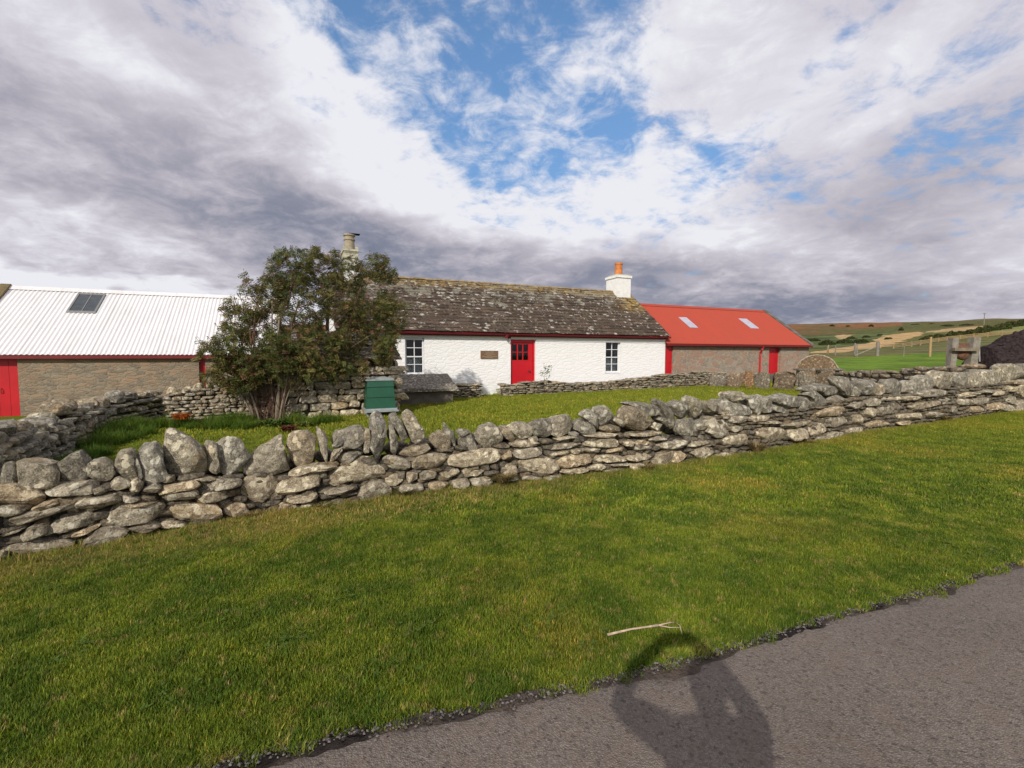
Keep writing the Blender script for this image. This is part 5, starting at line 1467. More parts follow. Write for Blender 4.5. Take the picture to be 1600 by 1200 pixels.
def build_rail_fence():
    xs = list(range(1396, 1470, 14)) + [1479, 1500, 1521, 1543, 1565, 1588, 1612]
    base = lambda x: float(np.interp(x, [1396, 1440, 1479, 1521, 1565, 1600, 1620], [545, 538.5, 533, 528.5, 524.5, 521.5, 520]))
    D = lambda x: float(np.interp(x, [1396, 1620], [128, 84]))
    pts = []
    for x in xs:
        pts.append(ghit(x, base(x)))
    root = empty('rail_fence', tuple(pts[5]), 'long grey timber rail fence climbing the field to the right', 'fence')
    K = lambda p: p[1] / FPX
    for p in pts:
        k = K(p); m = MB(); m.box(p[0] - .75 * k, p[0] + .75 * k, p[1] - .6 * k, p[1] + .6 * k, p[2] - .5, p[2] + 7.2 * k); m.build('post', MAT['wood_new'], root)
    for a, b in zip(pts[:-1], pts[1:]):
        ka, kb = K(a), K(b)
        for h in (2.2, 4.2, 6.3):
            V = []
            for dy0, dz0 in ((0, 0), (1, 0)): pass
            x0, y0, z0 = a; x1, y1, z1 = b; m = MB()
            q = lambda x, y, z, k, dy, dz: (x, y - (.8 + dy) * k, z + (h + dz) * k)
            m.box8([q(x0, y0, z0, ka, .3, -.45), q(x0, y0, z0, ka, 0, -.45), q(x1, y1, z1, kb, 0, -.45), q(x1, y1, z1, kb, .3, -.45), q(x0, y0, z0, ka, .3, .45), q(x0, y0, z0, ka, 0, .45), q(x1, y1, z1, kb, 0, .45), q(x1, y1, z1, kb, .3, .45)])
            m.build('rail', MAT['wood_new'], root)
build_rail_fence()
def build_mast():
    b = ghit(1537, 514); z = pw(1537, 489, b[1])[2]; k = b[1] / FPX
    root = empty('utility_pole', tuple(b), 'thin utility pole on the skyline at the far right', 'utility pole')
    m = MB(); m.tube([(b[0], b[1], b[2] - 1), (b[0], b[1], z)], k * .55, 6); m.build('pole', MAT['wood_grey'], root)
    m = MB(); m.box(b[0] - k * 2, b[0] + k * 2, b[1] - .1, b[1] + .1, z - k * 1.4, z - k * .7); m.build('crossarm', MAT['wood_grey'], root)
build_mast()

def build_mound():
    """dark bank of stacked peat; a lumpy ridge with real depth"""
    Y0 = 22.0; n1, n2 = 130, 46
    prof = [(1526, 556), (1528, 541), (1536, 541), (1546, 536), (1560, 530), (1575, 523), (1586, 518), (1600, 515.5), (1640, 514), (1720, 515), (1800, 530), (1840, 556)]
    xs = np.array([pw(p[0], 560, Y0)[0] for p in prof]); zs = np.array([pw(p[0], p[1], Y0 + .0)[2] for p in prof])
    X = np.linspace(xs[0], xs[-1], n1); top = np.interp(X, xs, zs)
    V = np.linspace(0, 1, n2)
    XX, VV = np.meshgrid(X, V, indexing='ij'); base = gz(XX, Y0 + 0 * XX) - .1
    hh = np.sin(np.pi * VV) ** .6 * np.clip(np.minimum(XX - X[0], X[-1] - XX) / .22, 0, 1) ** .5
    YY = Y0 + (VV - .5) * 2.4; ZZ = base + (top[:, None] - base) * hh
    q = np.stack([XX * 2.2, YY * 2.2, ZZ * 5], -1); dn = .17 * fbm(q, 21, 4)
    ZZ = ZZ + dn * hh; YY = YY - .14 * fbm(q + 9, 22, 3) * hh
    m = MB(); m.grid(np.stack([XX, YY, ZZ], -1)[:, ::-1])
    tag(m.build('peat_stack', MAT['peat'], smooth=False), 'dark heaped stack of peat beyond the right end of the wall', 'peat stack')
build_mound()

# ------------------------------------------------------------------ leaves
def leaf_quads(m, C, A, B, L, Wd, tint):
    """rhombic leaflets: centres C, axis A (unit), side B (unit)"""
    C = np.asarray(C); n = len(C)
    v = np.stack([C - A * L * .5, C + B * Wd * .5, C + A * L * .5, C - B * Wd * .5], 1)
    base = m.n
    m.v.append(v.reshape(-1, 3)); m.t.append(np.repeat(tint, 4, 0)); m.has_t = True
    m.f.extend([(base + 4 * i, base + 4 * i + 1, base + 4 * i + 2, base + 4 * i + 3) for i in range(n)]); m.m.extend([0] * n); m.n += 4 * n
def unit(v): return v / (np.linalg.norm(v, axis=-1, keepdims=True) + 1e-9)

def build_bush():
    Yb = 11.62; base = pw(418, 652, Yb); base[2] = gz1(base[0], base[1])
    g = base[2]
    wy = lambda px: min(max(14.72 / (1 - .451 * (px - 800) / FPX), 11.2), 13.2)
    root = empty('rowan_bush', (base[0], base[1], g), 'large multi-stemmed bush with green and russet leaves against the outbuilding', 'bush')
    B = [(330, 585, 16, .8), (318, 560, 14, .8), (350, 585, 22, 1.2), (600, 555, 20, .8), (610, 530, 20, .9), (452, 428, 42, 3), (500, 418, 36, 3), (545, 428, 30, 2), (585, 420, 26, 3), (597, 440, 26, 2), (605, 475, 26, 1), (420, 462, 34, 2), (470, 480, 52, 3), (525, 485, 45, 3), (572, 478, 36, 2), (375, 505, 34, 2), (410, 530, 42, 3),
         (350, 548, 32, 2), (335, 562, 24, 2), (385, 575, 36, 3), (440, 560, 46, 3), (500, 545, 46, 3), (550, 530, 40, 2), (590, 515, 32, 1.6), (618, 490, 22, .8), (385, 592, 20, 1), (440, 582, 18, 1.0), (485, 576, 20, 1.2), (525, 576, 22, 1.2), (560, 572, 20, .9), (345, 500, 16, .5),
         (383, 455, 15, .5), (385, 432, 9, .3), (318, 545, 14, .5), (470, 402, 16, .8), (497, 396, 13, .6), (440, 400, 14, .6), (595, 408, 14, .6), (610, 425, 12, .5), (360, 480, 18, .6), (400, 482, 22, 1), (325, 575, 16, .6), (365, 600, 18, .7), (600, 545, 22, .7), (625, 505, 12, .3), (520, 400, 12, .5), (632, 478, 10, .25)]
    # sprays: number by blob area
    S = []; 
    for bx, by, br, w in B:
        n = int(br * br * .40 * (1.0 if br > 25 else .75))
        for _ in range(n):
            d = rng.normal(0, 1, 3); d /= np.linalg.norm(d); r = rng.uniform(.12, 1) ** .45
            dep = rng.choice([-1, 1]) * 0
            x = bx + d[0] * r * br; y = by + d[2] * r * br
            Yd = wy(x) + (-.50 + d[1] * r * .42 if by > 535 else .1 + d[1] * r * max(br, 30) / 74 * 1.3)
            S.append((x, y, Yd, d, br))
    S = [s for s in S if vnoise(np.array([s[0] / 17, s[1] / 15, s[2] * 1.4]), 77) > -.30 and not ((s[0] - 515) ** 2 + (s[1] - 508) ** 2 < 13 ** 2)]
    C0 = np.array([pw(x, y, Yd) for x, y, Yd, d, br in S]); D0 = np.array([s[3] for s in S])
    n = len(S)
    up = rng.uniform(-.2, .9, n)
    ax = unit(np.stack([D0[:, 0] * .8 + rng.normal(0, .45, n), D0[:, 1] * .6 + rng.normal(0, .45, n), up + D0[:, 2] * .5], 1))
    sd = unit(np.cross(ax, rng.normal(0, 1, (n, 3))))
    m = MB()
    hue = rng.random(n); dk = vnoise(C0 * 1.6, 44)
    nl = 15
    pal = np.array([(.088, .102, .026), (.048, .064, .018), (.165, .145, .045), (.155, .105, .042), (.145, .072, .038), (.105, .098, .030)])
    red = vnoise(C0 * .9 + 3, 45) + (D0[:, 2] > 0) * .12
    pick = np.where(hue + red * .45 < .34, 0, np.where(hue + red * .45 < .52, 1, np.where(hue < .62, 5, np.where(hue < .80, 2, np.where(hue < .93, 3, 4)))))
    colr = pal[pick] * rng.uniform(.7, 1.5, (n, 1))
    Ls = rng.uniform(.13, .24, n)
    for k in range(nl):
        f = (k // 2) / (nl / 2); s_ = 1 if k % 2 else -1
        c = C0 + ax * (Ls * (f - .5))[:, None] + sd * (s_ * .022)[None] if False else C0 + ax * (Ls * (f - .5))[:, None] + sd * (s_ * .024)
        c[:, 2] -= (f ** 2) * Ls * .25
        a = unit(sd * s_ + ax * .55 + rng.normal(0, .22, (n, 3))); b = unit(np.cross(a, np.cross(ax, sd) + rng.normal(0, .35, (n, 3)) + 1e-3))
        leaf_quads(m, c, a, b, (rng.uniform(.036, .06, n))[:, None], rng.uniform(.015, .025, n)[:, None], colr * rng.uniform(.8, 1.2, (n, 1)))
    m.build('foliage', MAT['leaf'], root)
    # stems
    m = MB(); mt = MB()
    bl = [b for b in B if b[2] > 20]
    starts = [(398, 648), (403, 645), (412, 650), (418, 648), (424, 646), (430, 650), (436, 645), (442, 644), (408, 648), (428, 648)]
    def stem(p0, p1, r0, r1, curve, mb, n=9, seed=0):
        pts = []; rr = []
        for i in range(n):
            f = i / (n - 1); p = p0 + (p1 - p0) * f; p = p.copy(); p[2] = p0[2] + (p1[2] - p0[2]) * (f ** .85); p[0] = p0[0] + (p1[0] - p0[0]) * f ** curve; p[1] = p0[1] + (p1[1] - p0[1]) * f ** curve
            w = .05 * math.sin(f * math.pi); p += w * np.array([vnoise(np.array([f * 4, seed, 1.]), 3), vnoise(np.array([f * 4, seed, 2.]), 4), 0])
            pts.append(p); rr.append(r0 + (r1 - r0) * f)
        mb.tube(pts, rr, 7); return pts
    main = [((397, 652), (360, 560), .050), ((400, 650), (392, 540), .045), ((434, 650), (436, 500), .042), ((431, 652), (468, 470), .040), ((440, 646), (520, 560), .022), ((438, 648), (500, 500), .03), ((405, 650), (372, 585), .03), ((442, 645), (560, 560), .014), ((428, 650), (425, 470), .03), ((436, 648), (478, 520), .028), ((396, 650), (340, 580), .022), ((440, 648), (550, 480), .013), ((450, 640), (585, 520), .011)]
    ends = []
    for k, (a, b, r) in enumerate(main):
        p0 = pw(a[0], a[1], Yb + .05 + rng.uniform(-.12, .18)); p0[2] = g - .05; p1 = pw(b[0], b[1], wy(b[0]) - .35 + rng.uniform(-.2, .2)); pts = stem(p0, p1, r, r * .45, 1.5, m, 11, k)
        ends += [(pts[6], r * .5), (pts[8], r * .45), (pts[-1], r * .4)]
    for e, r in ends:
        for _ in range(5):
            bx, by, br, w = bl[rng.integers(len(bl))]
            q = pw(bx + rng.normal(0, br * .5), by + rng.normal(0, br * .5), wy(bx) + rng.uniform(-.5, .3))
            if np.linalg.norm(q - e) < 2.3 and q[2] > e[2] - .2: stem(e, q, r * .7, .004, 1.1, mt, 6, int(r * 999))
    for k in range(46):
        a = rng.uniform(398, 446); p0 = pw(a, 648, Yb + rng.uniform(-.1, .2)); p0[2] = g - .03
        p1 = pw(a + rng.normal(0, 22), rng.uniform(560, 610), Yb + rng.uniform(-.2, .3)); stem(p0, p1, rng.uniform(.005, .010), .003, 1.1, mt, 6, k)
    m.build('stem', MAT['bark'], root, smooth=True); mt.build('twigs', MAT['twig'], root, smooth=True)
build_bush()

def clump(name, lab, cat, px, py, wpx, hpx, cols, n, L=(.1, .3), Wd=(.02, .05), group=None, droop=.4, Y=None, zoff=0.0, spread=.6):
    """leafy clump rooted at a ground point, long curved leaves made of 3 segments each"""
    b = ghit(px, py) if Y is None else pw(px, py, Y)
    if name == 'grass_tuft':
        uu, zz = FW.cast(px, py, .03); q = FW.xy(np.array([uu]), np.array([.03]))[0]; b = np.array([q[0], q[1], zz])
    s = b[1] / FPX; m = MB(); R = wpx * s / 2; H = hpx * s
    for i in range(n):
        a = rng.uniform(0, 6.283); r = R * math.sqrt(rng.random()) * .55
        p = np.array([b[0] + r * math.cos(a), b[1] + r * math.sin(a) * .7, b[2] + zoff])
        a2 = a + rng.normal(0, .8); out = np.array([math.cos(a2), math.sin(a2), 0]); sd = np.array([-out[1], out[0], 0])
        l = rng.uniform(*L) ; w = rng.uniform(*Wd); h = H * rng.uniform(.5, 1.0); V = []
        for k, f in enumerate((0, .35, .7, 1.0)):
            c = p + out * (l * spread * f ** 1.3) + np.array([0, 0, h * (f - droop * f * f)]); ww = w * (.5, 1.0, .8, .08)[k]
            V += [c - sd * ww / 2, c + sd * ww / 2]
        cc = np.array(cols[rng.integers(len(cols))]) * rng.uniform(.7, 1.3)
        m.add(V, [(0, 1, 3, 2), (2, 3, 5, 4), (4, 5, 7, 6)], 0, cc)
    o = m.build(name, MAT['plant'], None, loc=b); tag(o, lab, cat, group); return o
GR = [(.06, .10, .015), (.08, .12, .02), (.05, .085, .015)]; DRY = [(.30, .22, .10), (.24, .17, .08), (.12, .13, .03), (.34, .26, .13), (.20, .12, .05)]
GT = 'grass tufts growing out of the wall foot'
clump('grass_tuft', 'big straw coloured grass tuft hanging out of the middle of the front wall', 'grass tuft', 787, 757, 30, 42, DRY + GR[:1], 340, (.12, .34), (.004, .009), GT, .55)
clump('grass_tuft', 'tall dry rusty tuft at the wall foot, between two smaller brown tufts', 'grass tuft', 1182, 706, 22, 30, DRY, 240, (.1, .3), (.005, .01), GT, .5)
clump('grass_tuft', 'thin green and straw tuft in the wall below the leaning upright stones', 'grass tuft', 632, 775, 34, 26, DRY + GR, 260, (.1, .22), (.004, .008), GT, .5)
clump('grass_tuft', 'brown tuft in the wall face right of the big straw coloured tuft', 'grass tuft', 1008, 735, 34, 24, DRY, 200, (.1, .25), (.005, .009), GT, .5)
clump('grass_tuft', 'short brown tuft by the oval stone low in the wall', 'grass tuft', 395, 806, 30, 16, DRY, 170, (.08, .18), (.003, .007), GT, .6)
clump('grass_tuft', 'low dry tuft under the long slab stone of the left wall stretch', 'grass tuft', 505, 792, 34, 16, DRY + GR, 180, (.08, .2), (.003, .007), GT, .6)
clump('grass_tuft', 'small rusty tuft at the wall foot toward the far right end', 'grass tuft', 1262, 692, 22, 14, DRY, 120, (.08, .22), (.005, .01), GT, .6)
clump('grass_tuft', 'flat brown tuft in the wall beyond the mossy boulders', 'grass tuft', 1480, 655, 26, 14, DRY, 120, (.1, .25), (.006, .012), GT, .6)
clump('garden_plant', 'leafy green plant with broad drooping leaves right of the bush stems', 'garden plant', 430, 668, 66, 40, GR + [(.10, .14, .03)], 90, (.15, .4), (.04, .09), None, .7)
clump('garden_plant', 'dark red leafed plant beside the green leafy plant', 'garden plant', 452, 676, 34, 34, [(.09, .018, .018), (.06, .02, .02), (.13, .05, .02)], 70, (.1, .25), (.03, .07), None, .7)
clump('garden_plant', 'yellowing broad leafed plant at the right of the flower bed', 'garden plant', 476, 670, 30, 34, [(.20, .18, .03), (.10, .13, .02), (.07, .1, .02)], 50, (.1, .25), (.03, .07), None, .7)
clump('orange_plant', 'bright orange leafed plant against the foot of the low rubble wall', 'garden plant', 284, 651, 44, 22, [(.50, .14, .02), (.42, .10, .02), (.30, .10, .03)], 90, (.06, .2), (.02, .05), None, .6, 10.75, -.05)
clump('garden_plant', 'trailing dark red stems and leaves under the square wall block', 'garden plant', 326, 662, 60, 26, [(.12, .025, .02), (.07, .03, .02), (.16, .06, .02), (.05, .03, .02)], 120, (.1, .3), (.02, .04), None, .5)
clump('garden_plant', 'rusty low plant at the foot of the side wall', 'garden plant', 160, 684, 30, 24, [(.16, .05, .02), (.10, .06, .02)], 60, (.06, .18), (.02, .04), None, .5)
def build_sapling():
    b0 = W(sat(851, 595, DT + .2), DT + .2, ztop(851, 597, DT + .2)); b = np.array(b0); s = b[1] / FPX
    root = empty('sapling', tuple(b), 'small leafy sapling growing on the terrace wall in front of the white wall', 'sapling')
    m = MB(); top = b + np.array([8 * s, 0, 24 * s]); mid = b + np.array([-1 * s, 0, 10 * s])
    m.tube([b - (0, 0, .1), mid, mid + (3 * s, 0, 6 * s), top], [.012, .009, .007, .003], 6)
    br = [mid + (-3 * s, -.05, 5 * s), mid + (7 * s, .05, 7 * s), mid + (2 * s, .1, 12 * s), top, b + (4 * s, -.1, 3 * s), mid + (5 * s, -.1, 3 * s)]
    for q in br: m.tube([b + (q - b) * .55, q], [.006, .002], 5)
    m.build('stem', MAT['bark'], root)
    m = MB(); C = []
    for q in br:
        for _ in range(26): C.append(q + rng.normal(0, 1, 3) * (2.1 * s, .06, 2.4 * s))
    C = np.array(C); A = unit(rng.normal(0, 1, C.shape)); Bv = unit(np.cross(A, rng.normal(0, 1, C.shape)))
    leaf_quads(m, C, A, Bv, .065, .035, np.array(GR)[rng.integers(3, size=len(C))] * rng.uniform(.7, 1.3, (len(C), 1)))
    m.build('leaves', MAT['leaf'], root)
build_sapling()

def gorse(name, lab, spots, seed, cols, leaf=1.0, kind='stuff'):
    m = MB()
    for px, py, w, h, D in spots:
        q = ghit(px, py); x, Y = q[0], q[1]
        if Y > 395: Y = 395.0; x = ray(px, py)[0] * Y
        s = Y / FPX; g = gz1(x, Y) - .3 * s
        n = int(w * h * 9)
        d = rng.normal(0, 1, (n, 3)); d = unit(d) * rng.uniform(.5, 1, (n, 1)) ** .4
        C = np.stack([x + d[:, 0] * w * s * .5, Y + d[:, 1] * w * s * .35, g + np.abs(d[:, 2]) * h * s * (1 + .35 * vnoise(np.stack([d[:, 0] * 3 + px, d[:, 1] * 3, 0 * d[:, 0]], -1), seed))], 1)
        A = unit(rng.normal(0, 1, (n, 3))); Bv = unit(np.cross(A, rng.normal(0, 1, (n, 3))))
        c = np.array(cols)[rng.integers(len(cols), size=n)] * rng.uniform(.6, 1.4, (n, 1))
        leaf_quads(m, C, A, Bv, s * 1.6 * leaf, s * 1.0 * leaf, c)
    o = m.build(name, MAT['leaf']); tag(o, lab, kind=kind)
gorse('gorse_thicket', 'dark green gorse thicket on the slope beyond the rail fence', [(1525 + 9 * i, 521 - i * 1.7 + (i % 2), 20, 7 + (i * 7) % 4, 165) for i in range(-1, 12)] + [(1446 + 11 * i, 531 - i * 1.6, 19, 5 + (i * 5) % 3, 160) for i in range(7)], 5, [(.035, .055, .014), (.06, .08, .02), (.09, .10, .025), (.03, .04, .015), (.12, .10, .03)])
gorse('moor_scrub', 'low bushes dotted over the moor below the skyline', [(1408, 516, 8, 5, 330), (1300, 509.5, 8, 2.5, 390), (1325, 510, 6, 2, 390), (1361, 510, 8, 3, 390), (1430, 509, 16, 3, 370), (1455, 508.5, 14, 3.5, 370), (1354, 528, 14, 4, 200), (1330, 530, 16, 4, 200), (1375, 525, 10, 3, 200), (1270, 533, 24, 5, 150), (1292, 538, 26, 6, 140), (1320, 536, 26, 6, 150), (1345, 535, 24, 5, 160), (1388, 530, 12, 3, 180), (1480, 509, 20, 2, 380), (1510, 508, 20, 2, 380)], 6, [(.03, .045, .014), (.05, .065, .018), (.075, .08, .025)])

# ------------------------------------------------------------------ turf: instanced tiles of real blades (one object)
def turf_tile(n, size, h, w, seed, lean=.5):
    r = np.random.default_rng(seed)
    x = r.uniform(-size / 2, size / 2, n); y = r.uniform(-size / 2, size / 2, n); a = r.uniform(0, 6.283, n); hh = r.uniform(h * .40, h * 1.15, n) * (1 + .55 * vnoise(np.stack([x * 14, y * 14, 0 * x + seed], 1), seed) * (np.abs(x) < size * .42) * (np.abs(y) < size * .42)); ww = r.uniform(w * .7, w * 1.3, n)
    lo = r.uniform(.1, lean, n) * hh; b = a + r.normal(0, .6, n)
    sx, sy = -np.sin(a) * ww / 2, np.cos(a) * ww / 2; dx, dy = np.cos(b) * lo, np.sin(b) * lo
    z0 = np.zeros(n) - .004
    V = np.stack([np.stack([x - sx, y - sy, z0], 1), np.stack([x + sx, y + sy, z0], 1),
                  np.stack([x + sx * .85 + dx * .35, y + sy * .85 + dy * .35, hh * .6], 1), np.stack([x - sx * .85 + dx * .35, y - sy * .85 + dy * .35, hh * .6], 1),
                  np.stack([x + dx, y + dy, hh], 1)], 1)
    F = []
    for i in range(n):
        F.append((5 * i, 5 * i + 1, 5 * i + 2, 5 * i + 3)); F.append((5 * i + 3, 5 * i + 2, 5 * i + 4))
    t = r.uniform(.65, 1.45, n); yl = r.random(n) < .17
    T = np.stack([t, t, t * .9], 1); T[yl] *= (2.1, 1.4, 2.2); gr = r.random(n) < .12; T[gr] *= (.7, .8, .9)
    tint = np.repeat(T, 5, 0)
    return V.reshape(-1, 3), F, tint

def scatter_tiles(name, label, tiles, P, rot, scl, pick, mat):
    """one object: its mesh holds the tiles and the seed points; a node group lays the tiles on the points"""
    m = MB(); ids = []
    for k, (V, F, T) in enumerate(tiles):
        m.add(V, F, 0, T); ids += [k] * len(V)
    nv = m.n
    m.v.append(P); m.t.append(np.ones((len(P), 3))); m.n += len(P)
    me_o = m.build(name, mat)
    me = me_o.data
    def attr(nm, typ, vals):
        a = me.attributes.new(nm, typ, 'POINT'); a.data.foreach_set('value', vals)
    attr('tile', 'INT', np.array(ids + [-1] * len(P), np.int32)); attr('pick', 'INT', np.concatenate([np.full(nv, -1), pick]).astype(np.int32))
    attr('rotz', 'FLOAT', np.concatenate([np.zeros(nv), rot]).astype(np.float32)); attr('scl', 'FLOAT', np.concatenate([np.ones(nv), scl]).astype(np.float32))
    ng = bpy.data.node_groups.new(name, 'GeometryNodeTree'); ng.interface.new_socket('Geometry', in_out='INPUT', socket_type='NodeSocketGeometry'); ng.interface.new_socket('Geometry', in_out='OUTPUT', socket_type='NodeSocketGeometry')
    N = ng.nodes.new; Lk = ng.links.new
    gi = N('NodeGroupInput'); go = N('NodeGroupOutput'); J = N('GeometryNodeJoinGeometry')
    def named(nm, typ):
        a = N('GeometryNodeInputNamedAttribute'); a.data_type = typ; a.inputs[0].default_value = nm; return a.outputs[0]
    def eq(sock, v):
        c = N('FunctionNodeCompare'); c.data_type = 'INT'; c.operation = 'EQUAL'
        ins = [i for i in c.inputs if i.enabled]; Lk(sock, ins[0]); ins[1].default_value = v; return c.outputs[0]
    for k in range(len(tiles)):
        s1 = N('GeometryNodeSeparateGeometry'); Lk(gi.outputs[0], s1.inputs[0]); Lk(eq(named('tile', 'INT'), k), s1.inputs[1])
        s2 = N('GeometryNodeSeparateGeometry'); Lk(gi.outputs[0], s2.inputs[0]); Lk(eq(named('pick', 'INT'), k), s2.inputs[1])
        ip = N('GeometryNodeInstanceOnPoints'); Lk(s2.outputs[0], ip.inputs['Points']); Lk(s1.outputs[0], ip.inputs['Instance'])
        cx = N('ShaderNodeCombineXYZ'); Lk(named('rotz', 'FLOAT'), cx.inputs[2]); Lk(cx.outputs[0], ip.inputs['Rotation']); Lk(named('scl', 'FLOAT'), ip.inputs['Scale'])
        Lk(ip.outputs[0], J.inputs[0])
    Lk(J.outputs[0], go.inputs[0])
    md = me_o.modifiers.new('scatter', 'NODES'); md.node_group = ng
    tag(me_o, label, kind='stuff'); return me_o

def fw_line_y(x):
    return np.interp(x, FW.p[:, 0], FW.p[:, 1])
def build_turf():
    near = [turf_tile(3800, .34, .030, .0036, s) for s in (1, 2, 3)]
    mid = [turf_tile(1600, .5, .034, .0075, s) for s in (4, 5)]
    far = [turf_tile(900, .9, .06, .017, s) for s in (6, 7)]
    small = [turf_tile(230, .11, .034, .0036, s, .9) for s in (8, 9)]
    tiles = near + mid + far + small
    P = []; R = []; S = []; K = []
    step = .25
    def emit(x, y, k, jit):
        x = x + rng.uniform(-jit, jit); y = y + rng.uniform(-jit, jit)
        P.append((x, y, gz1(x, y) + .001)); R.append(rng.uniform(0, 6.283)); S.append(rng.uniform(.9, 1.15)); K.append(k)
    for x in np.arange(-5.0, 15, step):
        for y in np.arange(1.2, 4.6, step):
            if abs(x) > 1.16 * y + .8: continue
            e = float(edge_y(x)); 
            if y < e + .15 or y > fw_line_y(x) + .25: continue
            emit(x, y, int(rng.integers(3)), .05)
    for x in np.arange(-9, 18, .38):
        for y in np.arange(4.5, 16, .38):
            if abs(x) > 1.16 * y + .8: continue
            if y < float(edge_y(x)) + .2: continue
            if y > fw_line_y(x) - .0 and y < fw_line_y(x) + .55: continue
            if y > 9.5 and y > fw_line_y(x): continue
            emit(x, y, int(rng.integers(3, 5)), .06)
    for x in np.arange(-16, 26, .75):
        for y in np.arange(9.3, 26, .75):
            if abs(x) > 1.16 * y + 1.5: continue
            if y < fw_line_y(x) + .5: continue
            d = (np.array([x, y]) - O2) @ P2; s = (np.array([x, y]) - O2) @ U2
            if d > -.5 and s < 18.2: continue
            if d > DO - .1 and s < sat(624, 600, DO) + .1: continue
            emit(x, y, int(rng.integers(5, 7)), .1)
    # ragged fringe along the road edge
    for x in np.arange(-2.2, 8, .16):
        emit(x, float(edge_y(x)) + .18 + rng.uniform(-.03, .05), int(rng.integers(3)), .03); S[-1] = rng.uniform(.55, .95)
    for _ in range(620):
        x = rng.uniform(-2.4, 8.5); emit(x, float(edge_y(x)) + .055 + abs(rng.normal(0, .03)) - .05 * (rng.random() < .22) + .03 * vnoise(np.array([x * 3, 0, 0]), 5), 7 + int(rng.integers(2)), .01); S[-1] = rng.uniform(.6, 1.2)
    P = np.array(P)
    scatter_tiles('lawn_grass', 'short mown grass of the verge and the cottage lawn', tiles, P, np.array(R), np.array(S), np.array(K), MAT['blade'])
    # long unmown grass by the side wall and along the wall foot
    tall = [(V_, F_, T_ * (.42, .62, .6)) for V_, F_, T_ in (turf_tile(900, .5, .30, .009, s, .9) for s in (11, 12))]; fr = [turf_tile(500, .3, .075, .004, s, .9) for s in (13, 14)]
    P = []; R = []; S = []; K = []
    for px, py in [(150, 700), (165, 685), (185, 678), (200, 668), (215, 672), (180, 695), (205, 690), (235, 662), (250, 668), (225, 682), (270, 660), (290, 662), (310, 664), (335, 662), (355, 666), (375, 664), (130, 720), (150, 715), (245, 655), (195, 660), (380, 672), (400, 668), (340, 672), (300, 672), (500, 664), (520, 662), (480, 668), (262, 655), (110, 735), (210, 660), (170, 672), (460, 664), (360, 656), (320, 656), (390, 660)]:
        b = ghit(px, py)
        if (b[:2] - O2) @ P2 > DO - .2: b[:2] -= P2 * ((b[:2] - O2) @ P2 - DO + .25)
        P.append(b); R.append(rng.uniform(0, 6)); S.append(rng.uniform(.5, .95)); K.append(int(rng.integers(2)))
    for u in np.arange(0, FW.L, .17):
        p = FW.xy(np.array([u]), np.array([.06 + rng.uniform(-.03, .06)]))[0]; P.append((p[0], p[1], gz1(*p))); R.append(rng.uniform(0, 6)); S.append(rng.uniform(.5, 1.1)); K.append(2 + int(rng.integers(2)))
    for s in np.arange(_sa[0], _sa[-1] + .2, .3):
        w = W(s, DT - .12, 0); P.append((w[0], w[1], gz1(w[0], w[1]))); R.append(rng.uniform(0, 6)); S.append(rng.uniform(.8, 1.6)); K.append(2 + int(rng.integers(2)))
    for u in np.arange(0, FF.L, .25):
        p = FF.xy(np.array([u]), np.array([.12]))[0]; P.append((p[0], p[1], gz1(*p))); R.append(rng.uniform(0, 6)); S.append(rng.uniform(1, 2)); K.append(2 + int(rng.integers(2)))
    for s in np.arange(sat(450, 640, DO), sat(715, 620, -2.9), .3):
        w = W(s, DO - .1 if s < sat(624, 640, DO) else -3.0, 0); P.append((w[0], w[1], gz1(w[0], w[1]))); R.append(rng.uniform(0, 6)); S.append(rng.uniform(.8, 1.5)); K.append(2 + int(rng.integers(2)))
    scatter_tiles('long_grass', 'uncut grass along the foot of the walls', tall + fr, np.array(P, float), np.array(R), np.array(S), np.array(K), MAT['blade'])
    # broad leaved weeds in the turf
    m = MB(); spots = []
    for px, py, n, r in [(115, 1030, 9, .10), (130, 1010, 6, .07), (435, 1010, 14, .12), (455, 1000, 8, .08), (535, 930, 7, .08), (650, 990, 14, .14), (560, 1060, 9, .12), (60, 930, 6, .08), (1240, 990, 5, .08), (1500, 870, 22, .22), (1540, 872, 20, .22), (1575, 868, 14, .2), (870, 960, 10, .14), (830, 975, 8, .12), (1060, 755, 10, .14), (1480, 862, 10, .16), (620, 1050, 9, .14), (820, 880, 6, .08), (360, 965, 8, .10), (270, 1085, 9, .12), (930, 1010, 9, .12), (1120, 900, 8, .14), (1330, 905, 9, .15)]:
        for _ in range(max(2, n * 2 // 3)): spots.append((px, py, r))
    for px, py, r in spots:
        b = ghit(px, py); x = b[0] + rng.normal(0, r * .6); y = b[1] + rng.normal(0, r * .5); z = gz1(x, y) + rng.uniform(.022, .034)
        if y < edge_y(x) + .05: continue
        k = rng.integers(4, 8); a0 = rng.uniform(0, 6); 
        for i in range(k):
            a = a0 + i * 6.283 / k; l = rng.uniform(.012, .030); w = l * .5; o = np.array([math.cos(a), math.sin(a), rng.uniform(-.1, .4)]); sd = np.array([-o[1], o[0], 0])
            c = np.array([x, y, z]); g = rng.uniform(.8, 1.3)
            m.add([c, c + o * l * .5 + sd * w / 2, c + o * l, c + o * l * .5 - sd * w / 2], [(0, 1, 2, 3)], 0, (.085 * g, .135 * g, .018 * g))
    # tiny daisies
    wv = MB()
    tag(m.build('turf_weeds', MAT['plant']), 'small broad leaved weeds scattered through the turf', kind='stuff')
build_turf()

